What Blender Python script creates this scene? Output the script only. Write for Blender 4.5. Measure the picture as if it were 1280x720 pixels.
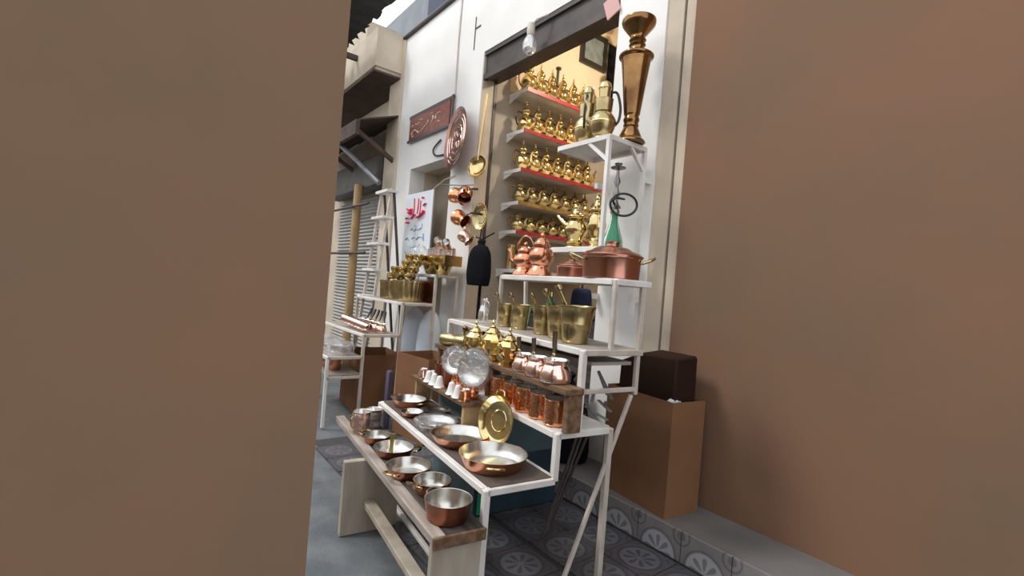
import bpy, bmesh, math, random
from mathutils import Vector, Matrix, Quaternion
random.seed(7)
PI = math.pi
scene = bpy.context.scene
for o in list(bpy.data.objects):
    bpy.data.objects.remove(o, do_unlink=True)
COL = scene.collection

# ------------------------------------------------------------------ camera
F = 609.0                       # focal length in pixels of a 1280 px wide frame
ROLL = math.radians(4.57)
EYE = 1.30
YAW = math.radians(37.7)        # angle between view direction and the facade
FW = Vector((-math.cos(YAW), math.sin(YAW), 0))
RT = Vector((math.sin(YAW), math.cos(YAW), 0))
UP = Vector((0, 0, 1))
CAM = Vector((0, 0, EYE))
cr, sr = math.cos(ROLL), math.sin(ROLL)
cam_d = bpy.data.cameras.new('camera')
cam_d.sensor_width = 36.0
cam_d.lens = F / 1280.0 * 36.0
cam_d.clip_start = 0.02
cam = bpy.data.objects.new('camera', cam_d)
COL.objects.link(cam)
Rc = RT * cr + UP * sr
Uc = -RT * sr + UP * cr
M3 = Matrix((Rc, Uc, -FW)).transposed()
cam.matrix_world = Matrix.Translation(CAM) @ M3.to_4x4()
scene.camera = cam

# ------------------------------------------------------------------ sky, sun, exposure
world = bpy.data.worlds.new('overcast_sky')
scene.world = world
world.use_nodes = True
bg = world.node_tree.nodes['Background']
bg.inputs[0].default_value = (0.93, 0.96, 1.0, 1)
bg.inputs[1].default_value = 1.28
sun_d = bpy.data.lights.new('sun', 'SUN')
sun_d.energy = 1.45
sun_d.angle = math.radians(13)
sun_d.color = (1.0, 0.97, 0.92)
sun = bpy.data.objects.new('sun', sun_d)
COL.objects.link(sun)
sun.rotation_euler = Vector((0.45, 0.75, -1.0)).to_track_quat('-Z', 'Y').to_euler()
scene.view_settings.view_transform = 'Standard'
scene.view_settings.look = 'None'
scene.view_settings.gamma = 1.0
scene.view_settings.use_curve_mapping = False
scene.view_settings.exposure = 0.25

# ------------------------------------------------------------------ pixel -> place
def ray(px, py):
    dx, dy = px - 640.0, py - 360.0
    x = dx * cr + dy * sr
    y = -dx * sr + dy * cr
    return FW + RT * (x / F) - UP * (y / F)
def on_z(px, py, z):
    r = ray(px, py); return CAM + r * ((z - EYE) / r.z)
def on_y(px, py, Y):
    r = ray(px, py); return CAM + r * (Y / r.y)
def on_x(px, py, X):
    r = ray(px, py); return CAM + r * (X / r.x)
def mpp(p):                     # metres in one pixel at the depth of p
    return (Vector(p) - CAM).dot(FW) / F

# ------------------------------------------------------------------ materials
MATS = {}
def mat(name, col, rough=0.5, metal=0.0, var=0.0, vscale=6.0, bump=0.0, bscale=30.0, col2=None, spec=0.5, hammer=False, rand=0.0, voronoi=0.0):
    if name in MATS: return MATS[name]
    m = bpy.data.materials.new(name); m.use_nodes = True
    nt = m.node_tree; N = nt.nodes; L = nt.links
    b = N['Principled BSDF']
    b.inputs['Roughness'].default_value = rough
    b.inputs['Metallic'].default_value = metal
    b.inputs['Specular IOR Level'].default_value = spec
    tc = N.new('ShaderNodeTexCoord')
    src = None
    if var > 0 or col2:
        nz = N.new('ShaderNodeTexNoise'); nz.inputs['Scale'].default_value = vscale; nz.inputs['Detail'].default_value = 5
        L.new(tc.outputs['Object'], nz.inputs['Vector'])
        rp = N.new('ShaderNodeValToRGB')
        c2 = col2 if col2 else tuple(c * (1 - var) for c in col)
        rp.color_ramp.elements[0].position = 0.35; rp.color_ramp.elements[0].color = (*c2, 1)
        rp.color_ramp.elements[1].position = 0.62; rp.color_ramp.elements[1].color = (*col, 1)
        L.new(nz.outputs['Fac'], rp.inputs['Fac'])
        src = rp.outputs['Color']
    else:
        b.inputs['Base Color'].default_value = (*col, 1)
    if rand > 0:
        oi = N.new('ShaderNodeObjectInfo'); mr = N.new('ShaderNodeMapRange')
        mr.inputs['To Min'].default_value = 1 - rand; mr.inputs['To Max'].default_value = 1 + rand * 0.3
        L.new(oi.outputs['Random'], mr.inputs['Value'])
        hs = N.new('ShaderNodeHueSaturation')
        L.new(mr.outputs[0], hs.inputs['Value'])
        if src: L.new(src, hs.inputs['Color'])
        else: hs.inputs['Color'].default_value = (*col, 1)
        src = hs.outputs['Color']
    if src: L.new(src, b.inputs['Base Color'])
    if bump > 0:
        if hammer:
            t = N.new('ShaderNodeTexVoronoi'); t.inputs['Scale'].default_value = bscale; out = t.outputs['Distance']
        else:
            t = N.new('ShaderNodeTexNoise'); t.inputs['Scale'].default_value = bscale; t.inputs['Detail'].default_value = 4; out = t.outputs['Fac']
        L.new(tc.outputs['Object'], t.inputs['Vector'])
        bp = N.new('ShaderNodeBump'); bp.inputs['Strength'].default_value = bump; bp.inputs['Distance'].default_value = 0.01
        L.new(out, bp.inputs['Height']); L.new(bp.outputs['Normal'], b.inputs['Normal'])
    MATS[name] = m
    return m

BRASS = mat('polished_brass', (0.86, 0.68, 0.33), 0.14, 1, var=0.18, vscale=9, bump=0.06, bscale=22, rand=0.25)
BRASS_OLD = mat('aged_brass', (0.64, 0.51, 0.26), 0.27, 1, var=0.35, vscale=7, bump=0.06, bscale=30, rand=0.2)
BRASS_DARK = mat('dark_patina_brass', (0.36, 0.20, 0.08), 0.17, 1, col2=(0.15, 0.075, 0.035), vscale=5, bump=0.08, bscale=26)
COPPER = mat('polished_copper', (0.78, 0.36, 0.22), 0.22, 1, var=0.22, vscale=8, bump=0.06, bscale=22, rand=0.2)
COPPER_PINK = mat('pink_copper', (0.95, 0.66, 0.57), 0.18, 1, var=0.12, vscale=8, bump=0.06, bscale=20)
COPPER_DARK = mat('browned_copper', (0.48, 0.20, 0.12), 0.32, 1, var=0.35, vscale=9, bump=0.1, bscale=26)
COPPER_HAM = mat('hammered_copper', (0.88, 0.40, 0.21), 0.17, 1, var=0.15, vscale=9, bump=0.16, bscale=60, hammer=True)
TIN = mat('tin_lining', (0.66, 0.65, 0.61), 0.26, 1, var=0.25, vscale=10, bump=0.08, bscale=25)
TIN_BRIGHT = mat('bright_tin', (0.86, 0.86, 0.84), 0.25, 1, var=0.08, vscale=10)
WHITE_CUP = mat('white_glaze', (0.86, 0.86, 0.84), 0.25, 0)
PAINT = mat('white_paint_steel', (0.78, 0.77, 0.75), 0.42, 0, col2=(0.66, 0.62, 0.58), vscale=5, bump=0.05, bscale=40)
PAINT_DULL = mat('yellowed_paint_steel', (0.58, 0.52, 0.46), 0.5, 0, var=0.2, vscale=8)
PLASTER = mat('white_plaster', (0.83, 0.82, 0.80), 0.85, 0, col2=(0.75, 0.735, 0.71), vscale=1.3, bump=0.25, bscale=9, spec=0.2)
BEIGE = mat('beige_plaster', (0.62, 0.53, 0.42), 0.85, 0, var=0.22, vscale=2.2, bump=0.2, bscale=12, spec=0.2)
SHOPWALL = mat('cream_shop_plaster', (0.70, 0.58, 0.42), 0.8, 0, var=0.1, vscale=1.5, spec=0.2)
GREYWALL = mat('grey_beige_plaster', (0.46, 0.41, 0.34), 0.85, 0, var=0.15, vscale=2, bump=0.1, bscale=10, spec=0.2)
MUD = mat('brown_mud_plaster', (0.215, 0.122, 0.078), 0.95, 0, col2=(0.18, 0.118, 0.078), vscale=1.1, bump=0.12, bscale=10, spec=0.1)
MUD_PALE = mat('pale_mud_plaster', (0.290, 0.170, 0.108), 0.95, 0, col2=(0.245, 0.165, 0.108), vscale=1.6, bump=0.12, bscale=10, spec=0.1)
ASPHALT = mat('street_concrete', (0.10, 0.115, 0.13), 0.55, 0, col2=(0.17, 0.18, 0.19), vscale=5, bump=0.3, bscale=50)
DARKSTEEL = mat('dark_brown_steel', (0.075, 0.06, 0.055), 0.5, 0.2, var=0.35, vscale=6, bump=0.1, bscale=30)
BLACK = mat('black_cloth', (0.007, 0.007, 0.010), 0.9, 0, bump=0.5, bscale=25, spec=0.1)
BLACKP = mat('black_plastic', (0.02, 0.018, 0.016), 0.35, 0)
WOODHANDLE = mat('dark_wood', (0.07, 0.035, 0.022), 0.45, 0, var=0.4, vscale=20)
CARDB = mat('cardboard', (0.23, 0.115, 0.06), 0.85, 0, var=0.14, vscale=4, spec=0.15)
CARDB_IN = mat('cardboard_inside', (0.17, 0.09, 0.05), 0.9, 0, var=0.15, vscale=4, spec=0.1)
RED = mat('red_strip', (0.36, 0.03, 0.045), 0.4, 0)
GREYROOF = mat('grey_sheet_metal', (0.20, 0.22, 0.24), 0.5, 0.3, var=0.2, vscale=3)
BLUETARP = mat('dark_blue_tarp', (0.03, 0.04, 0.08), 0.6, 0)
CORR = mat('dark_corrugated_iron', (0.045, 0.045, 0.042), 0.55, 0.3, var=0.3, vscale=4)
RUST = mat('rusty_sheet', (0.09, 0.055, 0.04), 0.7, 0.1, var=0.4, vscale=6, bump=0.3, bscale=20)
TEAL = mat('teal_plastic', (0.085, 0.14, 0.16), 0.25, 0, var=0.2, vscale=4)
TEALDARK = mat('dark_teal_plastic', (0.022, 0.048, 0.068), 0.35, 0)
GREEN = mat('green_plastic', (0.01, 0.28, 0.13), 0.35, 0)
NAVY = mat('navy_cloth', (0.012, 0.02, 0.055), 0.85, 0, bump=0.4, bscale=20)
REDINK = mat('red_paint', (0.75, 0.02, 0.10), 0.6, 0)
BLUEINK = mat('blue_paint', (0.18, 0.40, 0.58), 0.6, 0)
POSTER = mat('painted_white_board', (0.74, 0.78, 0.82), 0.5, 0, var=0.06, vscale=3)
GREYMET = mat('grey_scrap_metal', (0.26, 0.27, 0.29), 0.4, 0.5, var=0.3, vscale=8)
BAGWHITE = mat('white_plastic_bag', (0.62, 0.68, 0.76), 0.35, 0, bump=0.5, bscale=14)
PURPLE = mat('purple_cloth', (0.10, 0.08, 0.13), 0.8, 0)
CHROME = mat('dark_nickel', (0.30, 0.29, 0.28), 0.3, 1, var=0.3, vscale=15)
FOAM = mat('white_foam_board', (0.72, 0.75, 0.80), 0.7, 0)
PAPER = mat('grey_print', (0.20, 0.23, 0.23), 0.5, 0, var=0.3, vscale=14)
SOILWOOD = None

def wood(name, c1, c2, scale=(1, 14, 14), rough=0.6, dirt=0.0):
    m = bpy.data.materials.new(name); m.use_nodes = True
    nt = m.node_tree; N = nt.nodes; L = nt.links; b = N['Principled BSDF']
    tc = N.new('ShaderNodeTexCoord'); mp = N.new('ShaderNodeMapping'); mp.inputs['Scale'].default_value = scale
    nz = N.new('ShaderNodeTexNoise'); nz.inputs['Scale'].default_value = 3; nz.inputs['Detail'].default_value = 6
    rp = N.new('ShaderNodeValToRGB'); rp.color_ramp.elements[0].color = (*c2, 1); rp.color_ramp.elements[1].color = (*c1, 1)
    rp.color_ramp.elements[0].position = 0.36; rp.color_ramp.elements[1].position = 0.62
    L.new(tc.outputs['Object'], mp.inputs[0]); L.new(mp.outputs[0], nz.inputs['Vector']); L.new(nz.outputs['Fac'], rp.inputs['Fac'])
    L.new(rp.outputs[0], b.inputs['Base Color']); b.inputs['Roughness'].default_value = rough; b.inputs['Specular IOR Level'].default_value = 0.3
    bp = N.new('ShaderNodeBump'); bp.inputs['Strength'].default_value = 0.2; bp.inputs['Distance'].default_value = 0.005
    L.new(nz.outputs['Fac'], bp.inputs['Height']); L.new(bp.outputs['Normal'], b.inputs['Normal'])
    return m
WOOD_PALE = wood('weathered_pale_wood', (0.46, 0.41, 0.34), (0.33, 0.28, 0.22), (3, 3, 0.6))
WOOD_TOP = wood('worn_bench_wood', (0.44, 0.39, 0.35), (0.26, 0.215, 0.185), (1.2, 9, 9))
WOOD_DARK = wood('soiled_dark_plank', (0.085, 0.07, 0.062), (0.035, 0.028, 0.025), (1.2, 10, 10), 0.85)
WOOD_BROWN = wood('brown_plank', (0.22, 0.13, 0.075), (0.11, 0.062, 0.035), (1.0, 10, 10))
WOOD_YEL = wood('yellow_pine', (0.48, 0.33, 0.17), (0.34, 0.22, 0.11), (4, 4, 1))

def glassy(name, col, alpha_t, rough=0.12, bump=0.8, bscale=18, scol=(1, 1, 1), white=0.12):
    m = bpy.data.materials.new(name); m.use_nodes = True
    nt = m.node_tree; N = nt.nodes; L = nt.links
    N.remove(N['Principled BSDF']); out = N['Material Output']
    tr = N.new('ShaderNodeBsdfTransparent'); tr.inputs[0].default_value = (*col, 1)
    gl = N.new('ShaderNodeBsdfGlossy'); gl.inputs['Roughness'].default_value = rough; gl.inputs[0].default_value = (*scol, 1)
    df = N.new('ShaderNodeBsdfDiffuse'); df.inputs[0].default_value = (0.8, 0.82, 0.86, 1)
    m1 = N.new('ShaderNodeMixShader'); m1.inputs[0].default_value = white; L.new(gl.outputs[0], m1.inputs[1]); L.new(df.outputs[0], m1.inputs[2])
    mx = N.new('ShaderNodeMixShader'); mx.inputs[0].default_value = 1 - alpha_t
    tc = N.new('ShaderNodeTexCoord'); nz = N.new('ShaderNodeTexNoise'); nz.inputs['Scale'].default_value = bscale; nz.inputs['Detail'].default_value = 5
    nz.inputs['Distortion'].default_value = 1.5
    L.new(tc.outputs['Object'], nz.inputs['Vector'])
    bp = N.new('ShaderNodeBump'); bp.inputs['Strength'].default_value = bump; bp.inputs['Distance'].default_value = 0.03
    L.new(nz.outputs['Fac'], bp.inputs['Height']); L.new(bp.outputs[0], gl.inputs['Normal']); L.new(bp.outputs[0], df.inputs['Normal'])
    L.new(tr.outputs[0], mx.inputs[1]); L.new(m1.outputs[0], mx.inputs[2]); L.new(mx.outputs[0], out.inputs[0])
    MATS[name] = m
    return m
WRAP = glassy('clear_plastic_wrap', (0.97, 0.97, 0.98), 0.78, white=0.30)
BULBGLASS = glassy('lamp_glass', (0.9, 0.9, 0.88), 0.5, 0.08, 0.0)
def greenglass():
    m = bpy.data.materials.new('green_glass'); m.use_nodes = True
    b = m.node_tree.nodes['Principled BSDF']
    b.inputs['Base Color'].default_value = (0.11, 0.40, 0.25, 1); b.inputs['Roughness'].default_value = 0.08
    b.inputs['Transmission Weight'].default_value = 0.55; b.inputs['IOR'].default_value = 1.3
    return m
GGLASS = greenglass()

def tile_mat(name, dark, mid, light, cx=0.0, cy=0.0, S=0.26):
    """cement tile print: ring with an eight petal flower, corner arcs, in the tile's own x/y plane (object coordinates)"""
    m = bpy.data.materials.new(name); m.use_nodes = True
    nt = m.node_tree; N = nt.nodes; L = nt.links; b = N['Principled BSDF']
    b.inputs['Roughness'].default_value = 0.45
    tc = N.new('ShaderNodeTexCoord'); sp = N.new('ShaderNodeSeparateXYZ'); L.new(tc.outputs['Object'], sp.inputs[0])
    def mth(op, a, bb=None, c=None):
        n = N.new('ShaderNodeMath'); n.operation = op
        for i, v in enumerate((a, bb, c)):
            if v is None: continue
            if isinstance(v, (int, float)): n.inputs[i].default_value = v
            else: L.new(v, n.inputs[i])
        return n.outputs[0]
    x = mth('SUBTRACT', sp.outputs['X'], cx); y = mth('SUBTRACT', sp.outputs['Y'], cy)
    r = mth('SQRT', mth('ADD', mth('MULTIPLY', x, x), mth('MULTIPLY', y, y)))
    th = mth('ARCTAN2', y, x)
    R = 0.40 * S
    ring = mth('LESS_THAN', mth('ABSOLUTE', mth('SUBTRACT', r, R)), 0.016 * S * 1.6)
    inside = mth('LESS_THAN', r, R)
    pet = mth('POWER', mth('ABSOLUTE', mth('COSINE', mth('MULTIPLY', th, 4.0))), 2.2)
    rn = mth('DIVIDE', r, R * 0.9)
    lobe = mth('MULTIPLY', pet, mth('SINE', mth('MULTIPLY', mth('MINIMUM', rn, 1.0), PI)))
    flower = mth('MULTIPLY', mth('GREATER_THAN', lobe, 0.42), inside)
    ax = mth('SUBTRACT', 0.5 * S, mth('ABSOLUTE', x)); ay = mth('SUBTRACT', 0.5 * S, mth('ABSOLUTE', y))
    rc = mth('SQRT', mth('ADD', mth('MULTIPLY', ax, ax), mth('MULTIPLY', ay, ay)))
    cor = mth('LESS_THAN', mth('ABSOLUTE', mth('SUBTRACT', rc, 0.17 * S)), 0.02 * S)
    core = mth('LESS_THAN', rc, 0.08 * S)
    dk = mth('MAXIMUM', mth('MAXIMUM', ring, flower), mth('MAXIMUM', cor, core))
    m1 = N.new('ShaderNodeMix'); m1.data_type = 'RGBA'; m1.inputs['A'].default_value = (*mid, 1); m1.inputs['B'].default_value = (*light, 1)
    L.new(inside, m1.inputs['Factor'])
    m2 = N.new('ShaderNodeMix'); m2.data_type = 'RGBA'; L.new(m1.outputs['Result'], m2.inputs['A']); m2.inputs['B'].default_value = (*dark, 1)
    L.new(mth('MULTIPLY', dk, 0.62), m2.inputs['Factor'])
    nz = N.new('ShaderNodeTexNoise'); nz.inputs['Scale'].default_value = 9; nz.inputs['Detail'].default_value = 5; L.new(tc.outputs['Object'], nz.inputs['Vector'])
    mr = N.new('ShaderNodeMapRange'); mr.inputs['To Min'].default_value = 0.72; mr.inputs['To Max'].default_value = 1.2; L.new(nz.outputs['Fac'], mr.inputs['Value'])
    hs = N.new('ShaderNodeHueSaturation'); L.new(m2.outputs['Result'], hs.inputs['Color']); L.new(mr.outputs[0], hs.inputs['Value'])
    L.new(hs.outputs[0], b.inputs['Base Color'])
    return m
TILE = tile_mat('cement_floor_tile', (0.040, 0.038, 0.050), (0.088, 0.086, 0.094), (0.14, 0.142, 0.155))
RTILE = tile_mat('cement_riser_tile', (0.10, 0.09, 0.105), (0.24, 0.225, 0.225), (0.42, 0.42, 0.44), 0.0, -0.075)

# ------------------------------------------------------------------ mesh helpers
class MB:
    def __init__(s): s.v = []; s.f = []
    def add(s, vs, fs, M=None):
        k = len(s.v)
        s.v += [tuple(M @ Vector(p)) if M else tuple(p) for p in vs]
        s.f += [tuple(i + k for i in f) for f in fs]
        return s
    def box(s, x0, x1, y0, y1, z0, z1, M=None):
        vs = [(x, y, z) for z in (z0, z1) for (x, y) in ((x0, y0), (x1, y0), (x1, y1), (x0, y1))]
        return s.add(vs, [(3, 2, 1, 0), (4, 5, 6, 7), (0, 1, 5, 4), (1, 2, 6, 5), (2, 3, 7, 6), (3, 0, 4, 7)], M)
    def bar(s, p, q, w, h=None, up=None):
        """square bar from p to q"""
        p, q = Vector(p), Vector(q); h = h or w
        d = (q - p); ln = d.length; d.normalize()
        u = Vector(up) if up else (Vector((0, 0, 1)) if abs(d.z) < 0.9 else Vector((0, 1, 0)))
        x = d.cross(u).normalized(); y = x.cross(d).normalized()
        M = Matrix((( x.x, y.x, d.x, p.x), (x.y, y.y, d.y, p.y), (x.z, y.z, d.z, p.z), (0, 0, 0, 1)))
        return s.box(-w / 2, w / 2, -h / 2, h / 2, 0, ln, M)
    def lathe(s, prof, n=28, M=None, flute=None):
        """revolve (r, z) pairs about z; r = 0 ends become poles"""
        vs = []; fs = []; rows = []
        for j, (r, z) in enumerate(prof):
            if r < 1e-6:
                rows.append([len(vs)]); vs.append((0, 0, z))
            else:
                row = []
                for i in range(n):
                    a = 2 * PI * i / n
                    k = 1 + (flute[1] * math.cos(flute[0] * a) if flute else 0)
                    row.append(len(vs)); vs.append((r * k * math.cos(a), r * k * math.sin(a), z))
                rows.append(row)
        for a, b in zip(rows[:-1], rows[1:]):
            if len(a) == 1 and len(b) == 1: continue
            for i in range(n):
                j = (i + 1) % n
                if len(a) == 1: fs.append((a[0], b[j], b[i]))
                elif len(b) == 1: fs.append((a[i], a[j], b[0]))
                else: fs.append((a[i], a[j], b[j], b[i]))
        return s.add(vs, fs, M)
    def tube(s, pts, rad, n=10, flat=1.0, cap=True, closed=False):
        """tube through points; rad a number or a list; flat squashes one axis"""
        pts = [Vector(p) for p in pts]
        if not isinstance(rad, (list, tuple)): rad = [rad] * len(pts)
        vs = []; fs = []; prev = None; m = len(pts)
        for i, p in enumerate(pts):
            if closed: t = pts[(i + 1) % m] - pts[i - 1]
            else: t = pts[min(i + 1, m - 1)] - pts[max(i - 1, 0)]
            t.normalize()
            if prev is None:
                u = Vector((0, 0, 1)) if abs(t.z) < 0.9 else Vector((1, 0, 0))
                x = t.cross(u).normalized()
            else:
                x = (prev - t * prev.dot(t)).normalized()
            prev = x; y = t.cross(x)
            for k in range(n):
                a = 2 * PI * k / n
                vs.append(p + (x * math.cos(a) + y * math.sin(a) * flat) * rad[i])
        for i in range(m if closed else m - 1):
            for k in range(n):
                a = i * n + k; b = i * n + (k + 1) % n; i2 = ((i + 1) % m) * n
                fs.append((a, b, i2 + (k + 1) % n, i2 + k))
        if cap and not closed:
            fs.append(tuple(range(n - 1, -1, -1))); fs.append(tuple((m - 1) * n + k for k in range(n)))
        return s.add(vs, fs)
    def mesh(s, name, material, smooth=True, angle=40, bevel=0):
        me = bpy.data.meshes.new(name); me.from_pydata(s.v, [], s.f); me.update()
        bm = bmesh.new(); bm.from_mesh(me)
        bmesh.ops.recalc_face_normals(bm, faces=bm.faces)
        if bevel: bmesh.ops.bevel(bm, geom=list(bm.edges), offset=bevel, segments=1, affect='EDGES')
        bm.to_mesh(me); bm.free()
        if smooth:
            me.shade_smooth(); me.set_sharp_from_angle(angle=math.radians(angle))
        me.materials.append(material)
        return me
    def build(s, name, material, parent=None, loc=None, smooth=True, angle=40, bevel=0):
        o = bpy.data.objects.new(name, s.mesh(name, material, smooth, angle, bevel)); COL.objects.link(o)
        if parent: o.parent = parent
        if loc is not None: o.location = loc
        return o

def spline(pts, n=6):
    """Catmull-Rom through points"""
    P = [Vector(p) for p in pts]; out = []
    for i in range(len(P) - 1):
        p0 = P[max(i - 1, 0)]; p1 = P[i]; p2 = P[i + 1]; p3 = P[min(i + 2, len(P) - 1)]
        for k in range(n):
            t = k / n
            out.append(0.5 * ((2 * p1) + (p2 - p0) * t + (2 * p0 - 5 * p1 + 4 * p2 - p3) * t * t + (3 * p1 - p0 - 3 * p2 + p3) * t ** 3))
    out.append(P[-1]); return out
def sprof(pts, n=4):
    return [(max(p.x, 0), p.y) for p in spline([(a, b, 0) for a, b in pts], n)]
def tag(o, label, cat, group=None):
    o['label'] = label; o['category'] = cat
    if group: o['group'] = group
    return o
def thing(name, label, cat, loc=(0, 0, 0), rz=0.0, group=None, rot=None):
    o = bpy.data.objects.new(name, None); COL.objects.link(o); o.empty_display_size = 0.05
    o.location = loc; o.rotation_euler = rot if rot else (0, 0, rz)
    return tag(o, label, cat, group)
def struct(o):
    o['kind'] = 'structure'; return o
def dup(root, loc, rz=None, label=None, group=None, scale=None, rot=None):
    r = root.copy(); COL.objects.link(r); r.location = loc
    if rz is not None: r.rotation_euler = (0, 0, rz)
    if rot is not None: r.rotation_euler = rot
    if scale: r.scale = (scale,) * 3 if isinstance(scale, (int, float)) else scale
    if label: r['label'] = label
    if group: r['group'] = group
    for ch in list(root.children):
        c = ch.copy(); COL.objects.link(c); c.parent = r
        for g in list(ch.children):
            d = g.copy(); COL.objects.link(d); d.parent = c
    return r
ORD = ['first', 'second', 'third', 'fourth', 'fifth', 'sixth', 'seventh', 'eighth', 'ninth']

# ================================================================== THE SETTING
YF = 2.60                                   # plane of the shop fronts
# street
struct(MB().box(-16, 5, -2.2, 3.05, -0.20, -0.012).build('floor', ASPHALT, smooth=False))
# tiled apron in front of the shop: one slab, every cement tile a piece of its own
T = 0.26
apron = struct(MB().box(-3.90, -0.30, 1.17, 2.23, -0.15, -0.010).build('floor_apron', mat('tile_grout', (0.05, 0.05, 0.055), 0.9), smooth=False))
tme = MB().box(-T / 2 + .0015, T / 2 - .0015, -T / 2 + .0015, T / 2 - .0015, -0.012, 0.0).mesh('tile', TILE, smooth=False)
for j in range(4):
    for i in range(13):
        cx = -0.43 - i * 0.262; cy = 2.085 - j * 0.262 - (0.03 if j >= 2 else 0)
        if cy - T / 2 < 1.10: continue
        o = bpy.data.objects.new('tile', tme); COL.objects.link(o); o.parent = apron
        o.location = (cx, cy, random.uniform(-.0012, .0012)); o.rotation_euler = (0, 0, random.choice((0, PI / 2)))
# raised shop floor with a tiled riser
SZ = 0.155
step = struct(MB().box(-4.6, 5, 2.245, 5.6, -0.1, SZ).build('floor_shop', mat('shop_floor_cement', (0.16, 0.15, 0.145), 0.7, var=0.2, vscale=4), smooth=False))
rme = MB().box(-T / 2 + .0015, T / 2 - .0015, -0.074, 0.077, -0.014, 0.0).mesh('riser_tile', RTILE, smooth=False)
for i in range(13):
    o = bpy.data.objects.new('tile', rme); COL.objects.link(o); o.parent = step
    o.location = (-0.43 - i * 0.262, 2.2305, 0.078); o.rotation_euler = (PI / 2, 0, 0)

# white shop front: piers, lintels
OX0, OX1 = -4.12, -2.37
wf = MB()
wf.box(-6.0, -5.6, YF, 2.80, 0, 4.42); wf.box(-5.6, -4.6, YF, 2.80, 2.66, 4.42)
wf.box(-4.6, OX0, YF, 2.78, 0, 4.42); wf.box(OX0, OX1, YF, 2.78, 3.62, 4.90); wf.box(-6.0, OX0, YF + .05, 2.78, 4.42, 4.46)
wf.box(OX1, -1.965, YF, 2.78, 0, 4.90)
wall_front = struct(wf.build('wall_front', PLASTER, smooth=False))
# beige strip right of the white pillar, dark joint, brown plastered neighbour
struct(MB().box(-1.965, -1.842, YF + .012, 2.78, 0, 4.9).build('trim_1', BEIGE, smooth=False))
struct(MB().box(-1.842, -1.822, YF + .07, 2.78, 0, 4.9).build('trim_2', DARKSTEEL, smooth=False))
struct(MB().box(-1.822, -1.745, YF + .012, 2.78, 0, 4.9).build('trim_3', BEIGE, smooth=False))
struct(MB().box(-1.745, 4.5, YF - .01, 2.78, 0, 5.2).build('wall_right', MUD, smooth=False))
# brown plastered garden wall that narrows the lane, on the left
struct(MB().box(-1.12, -0.82, -2.2, 0.252, -0.1, 2.35).build('wall_left', MUD_PALE, smooth=False))
# other side of the lane, behind the camera
struct(MB().box(-16, 5, -2.45, -2.2, -0.1, 2.7).build('wall_back', BEIGE, smooth=False))

# opening: jamb lining, shutter rail, dark steel header
struct(MB().box(OX0, OX0 + .012, YF + .004, 2.745, SZ, 3.62).build('trim_4', mat('cream_wood_lining', (0.50, 0.43, 0.345), 0.6, var=0.18, vscale=4), smooth=False))
struct(MB().box(OX0, OX0 + .022, 2.745, 2.778, SZ, 3.62).build('trim_5', DARKSTEEL, smooth=False))
hd = MB(); hd.box(OX0, OX1, YF + .03, 2.80, 3.36, 3.62); hd.box(OX0, OX1, YF + .005, YF + .05, 3.34, 3.39); hd.box(OX0, OX1, YF + .005, YF + .045, 3.58, 3.64)
struct(hd.build('trim_6', DARKSTEEL, smooth=False))

# shop interior
struct(MB().box(-4.30, -4.125, 2.78, 5.6, SZ, 5.0).build('wall_interior_left', GREYWALL, smooth=False))
struct(MB().box(-4.124, -4.116, 2.95, 5.45, 3.34, 5.0).build('trim_7', SHOPWALL, smooth=False))
struct(MB().box(-4.3, 0.0, 5.45, 5.6, SZ, 5.0).build('wall_interior_back', SHOPWALL, smooth=False))
struct(MB().box(-0.9, -0.75, 2.78, 5.6, SZ, 5.0).build('wall_interior_right', SHOPWALL, smooth=False))
struct(MB().box(-4.3, -0.75, 2.6, 5.6, 4.9, 5.02).build('ceiling', SHOPWALL, smooth=False))

# narrow doorway left of the pier: recess, leaf, dark gap
struct(MB().box(-5.6, -4.6, 2.98, 3.05, 0, 2.7).build('door_1', mat('grey_brown_door', (0.42, 0.34, 0.265), 0.7, var=0.2, vscale=3), smooth=False))
struct(MB().box(-4.86, -4.6, 2.93, 2.978, 0, 2.45).build('trim_8', mat('dark_gap', (0.015, 0.015, 0.017), 0.8), smooth=False))
struct(MB().box(-5.62, -5.6, 2.80, 3.05, 0, 2.7).box(-4.6, -4.58, 2.80, 3.05, 0, 2.7).box(-5.6, -4.6, 2.8, 3.05, 2.66, 2.72).build('trim_9', BEIGE, smooth=False))

# neighbouring building further down the lane
struct(MB().box(-6.38, -6.0, YF - .03, 2.95, 0, 4.40).build('trim_10', BEIGE, smooth=False))
struct(MB().box(-16, -6.38, 2.78, 3.0, 0, 4.45).build('wall_far', BEIGE, smooth=False))
struct(MB().box(-9.2, -6.05, 2.22, 2.78, 3.97, 4.46).box(-9.2, -6.08, 2.25, 2.78, 3.92, 3.97).box(-9.2, -6.62, 2.28, 2.7, 4.46, 4.78).build('wall_bay', BEIGE, smooth=False))
struct(MB().box(-9.2, -6.06, 2.21, 2.78, 3.90, 3.925).build('trim_11', RUST, smooth=False))
# coping pipe along the parapet and sheet metal shed on the roof
struct(MB().tube([(-6.4, 2.585, 4.44), (-2.3, 2.585, 4.44)], 0.028, 8).build('trim_12', DARKSTEEL))
struct(MB().box(-12.5, -6.7, 3.15, 3.25, 4.3, 5.62).box(-6.7, -4.2, 3.10, 3.2, 4.3, 6.3).build('wall_roof_shed', GREYROOF, smooth=False))
struct(MB().box(-6.35, -5.75, 3.02, 3.08, 4.3, 6.35).build('trim_13', BLUETARP, smooth=False))
# far end of the lane
struct(MB().box(-16.2, -16, -2.4, 3, 0, 4.5).build('wall_end', BEIGE, smooth=False))

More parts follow.
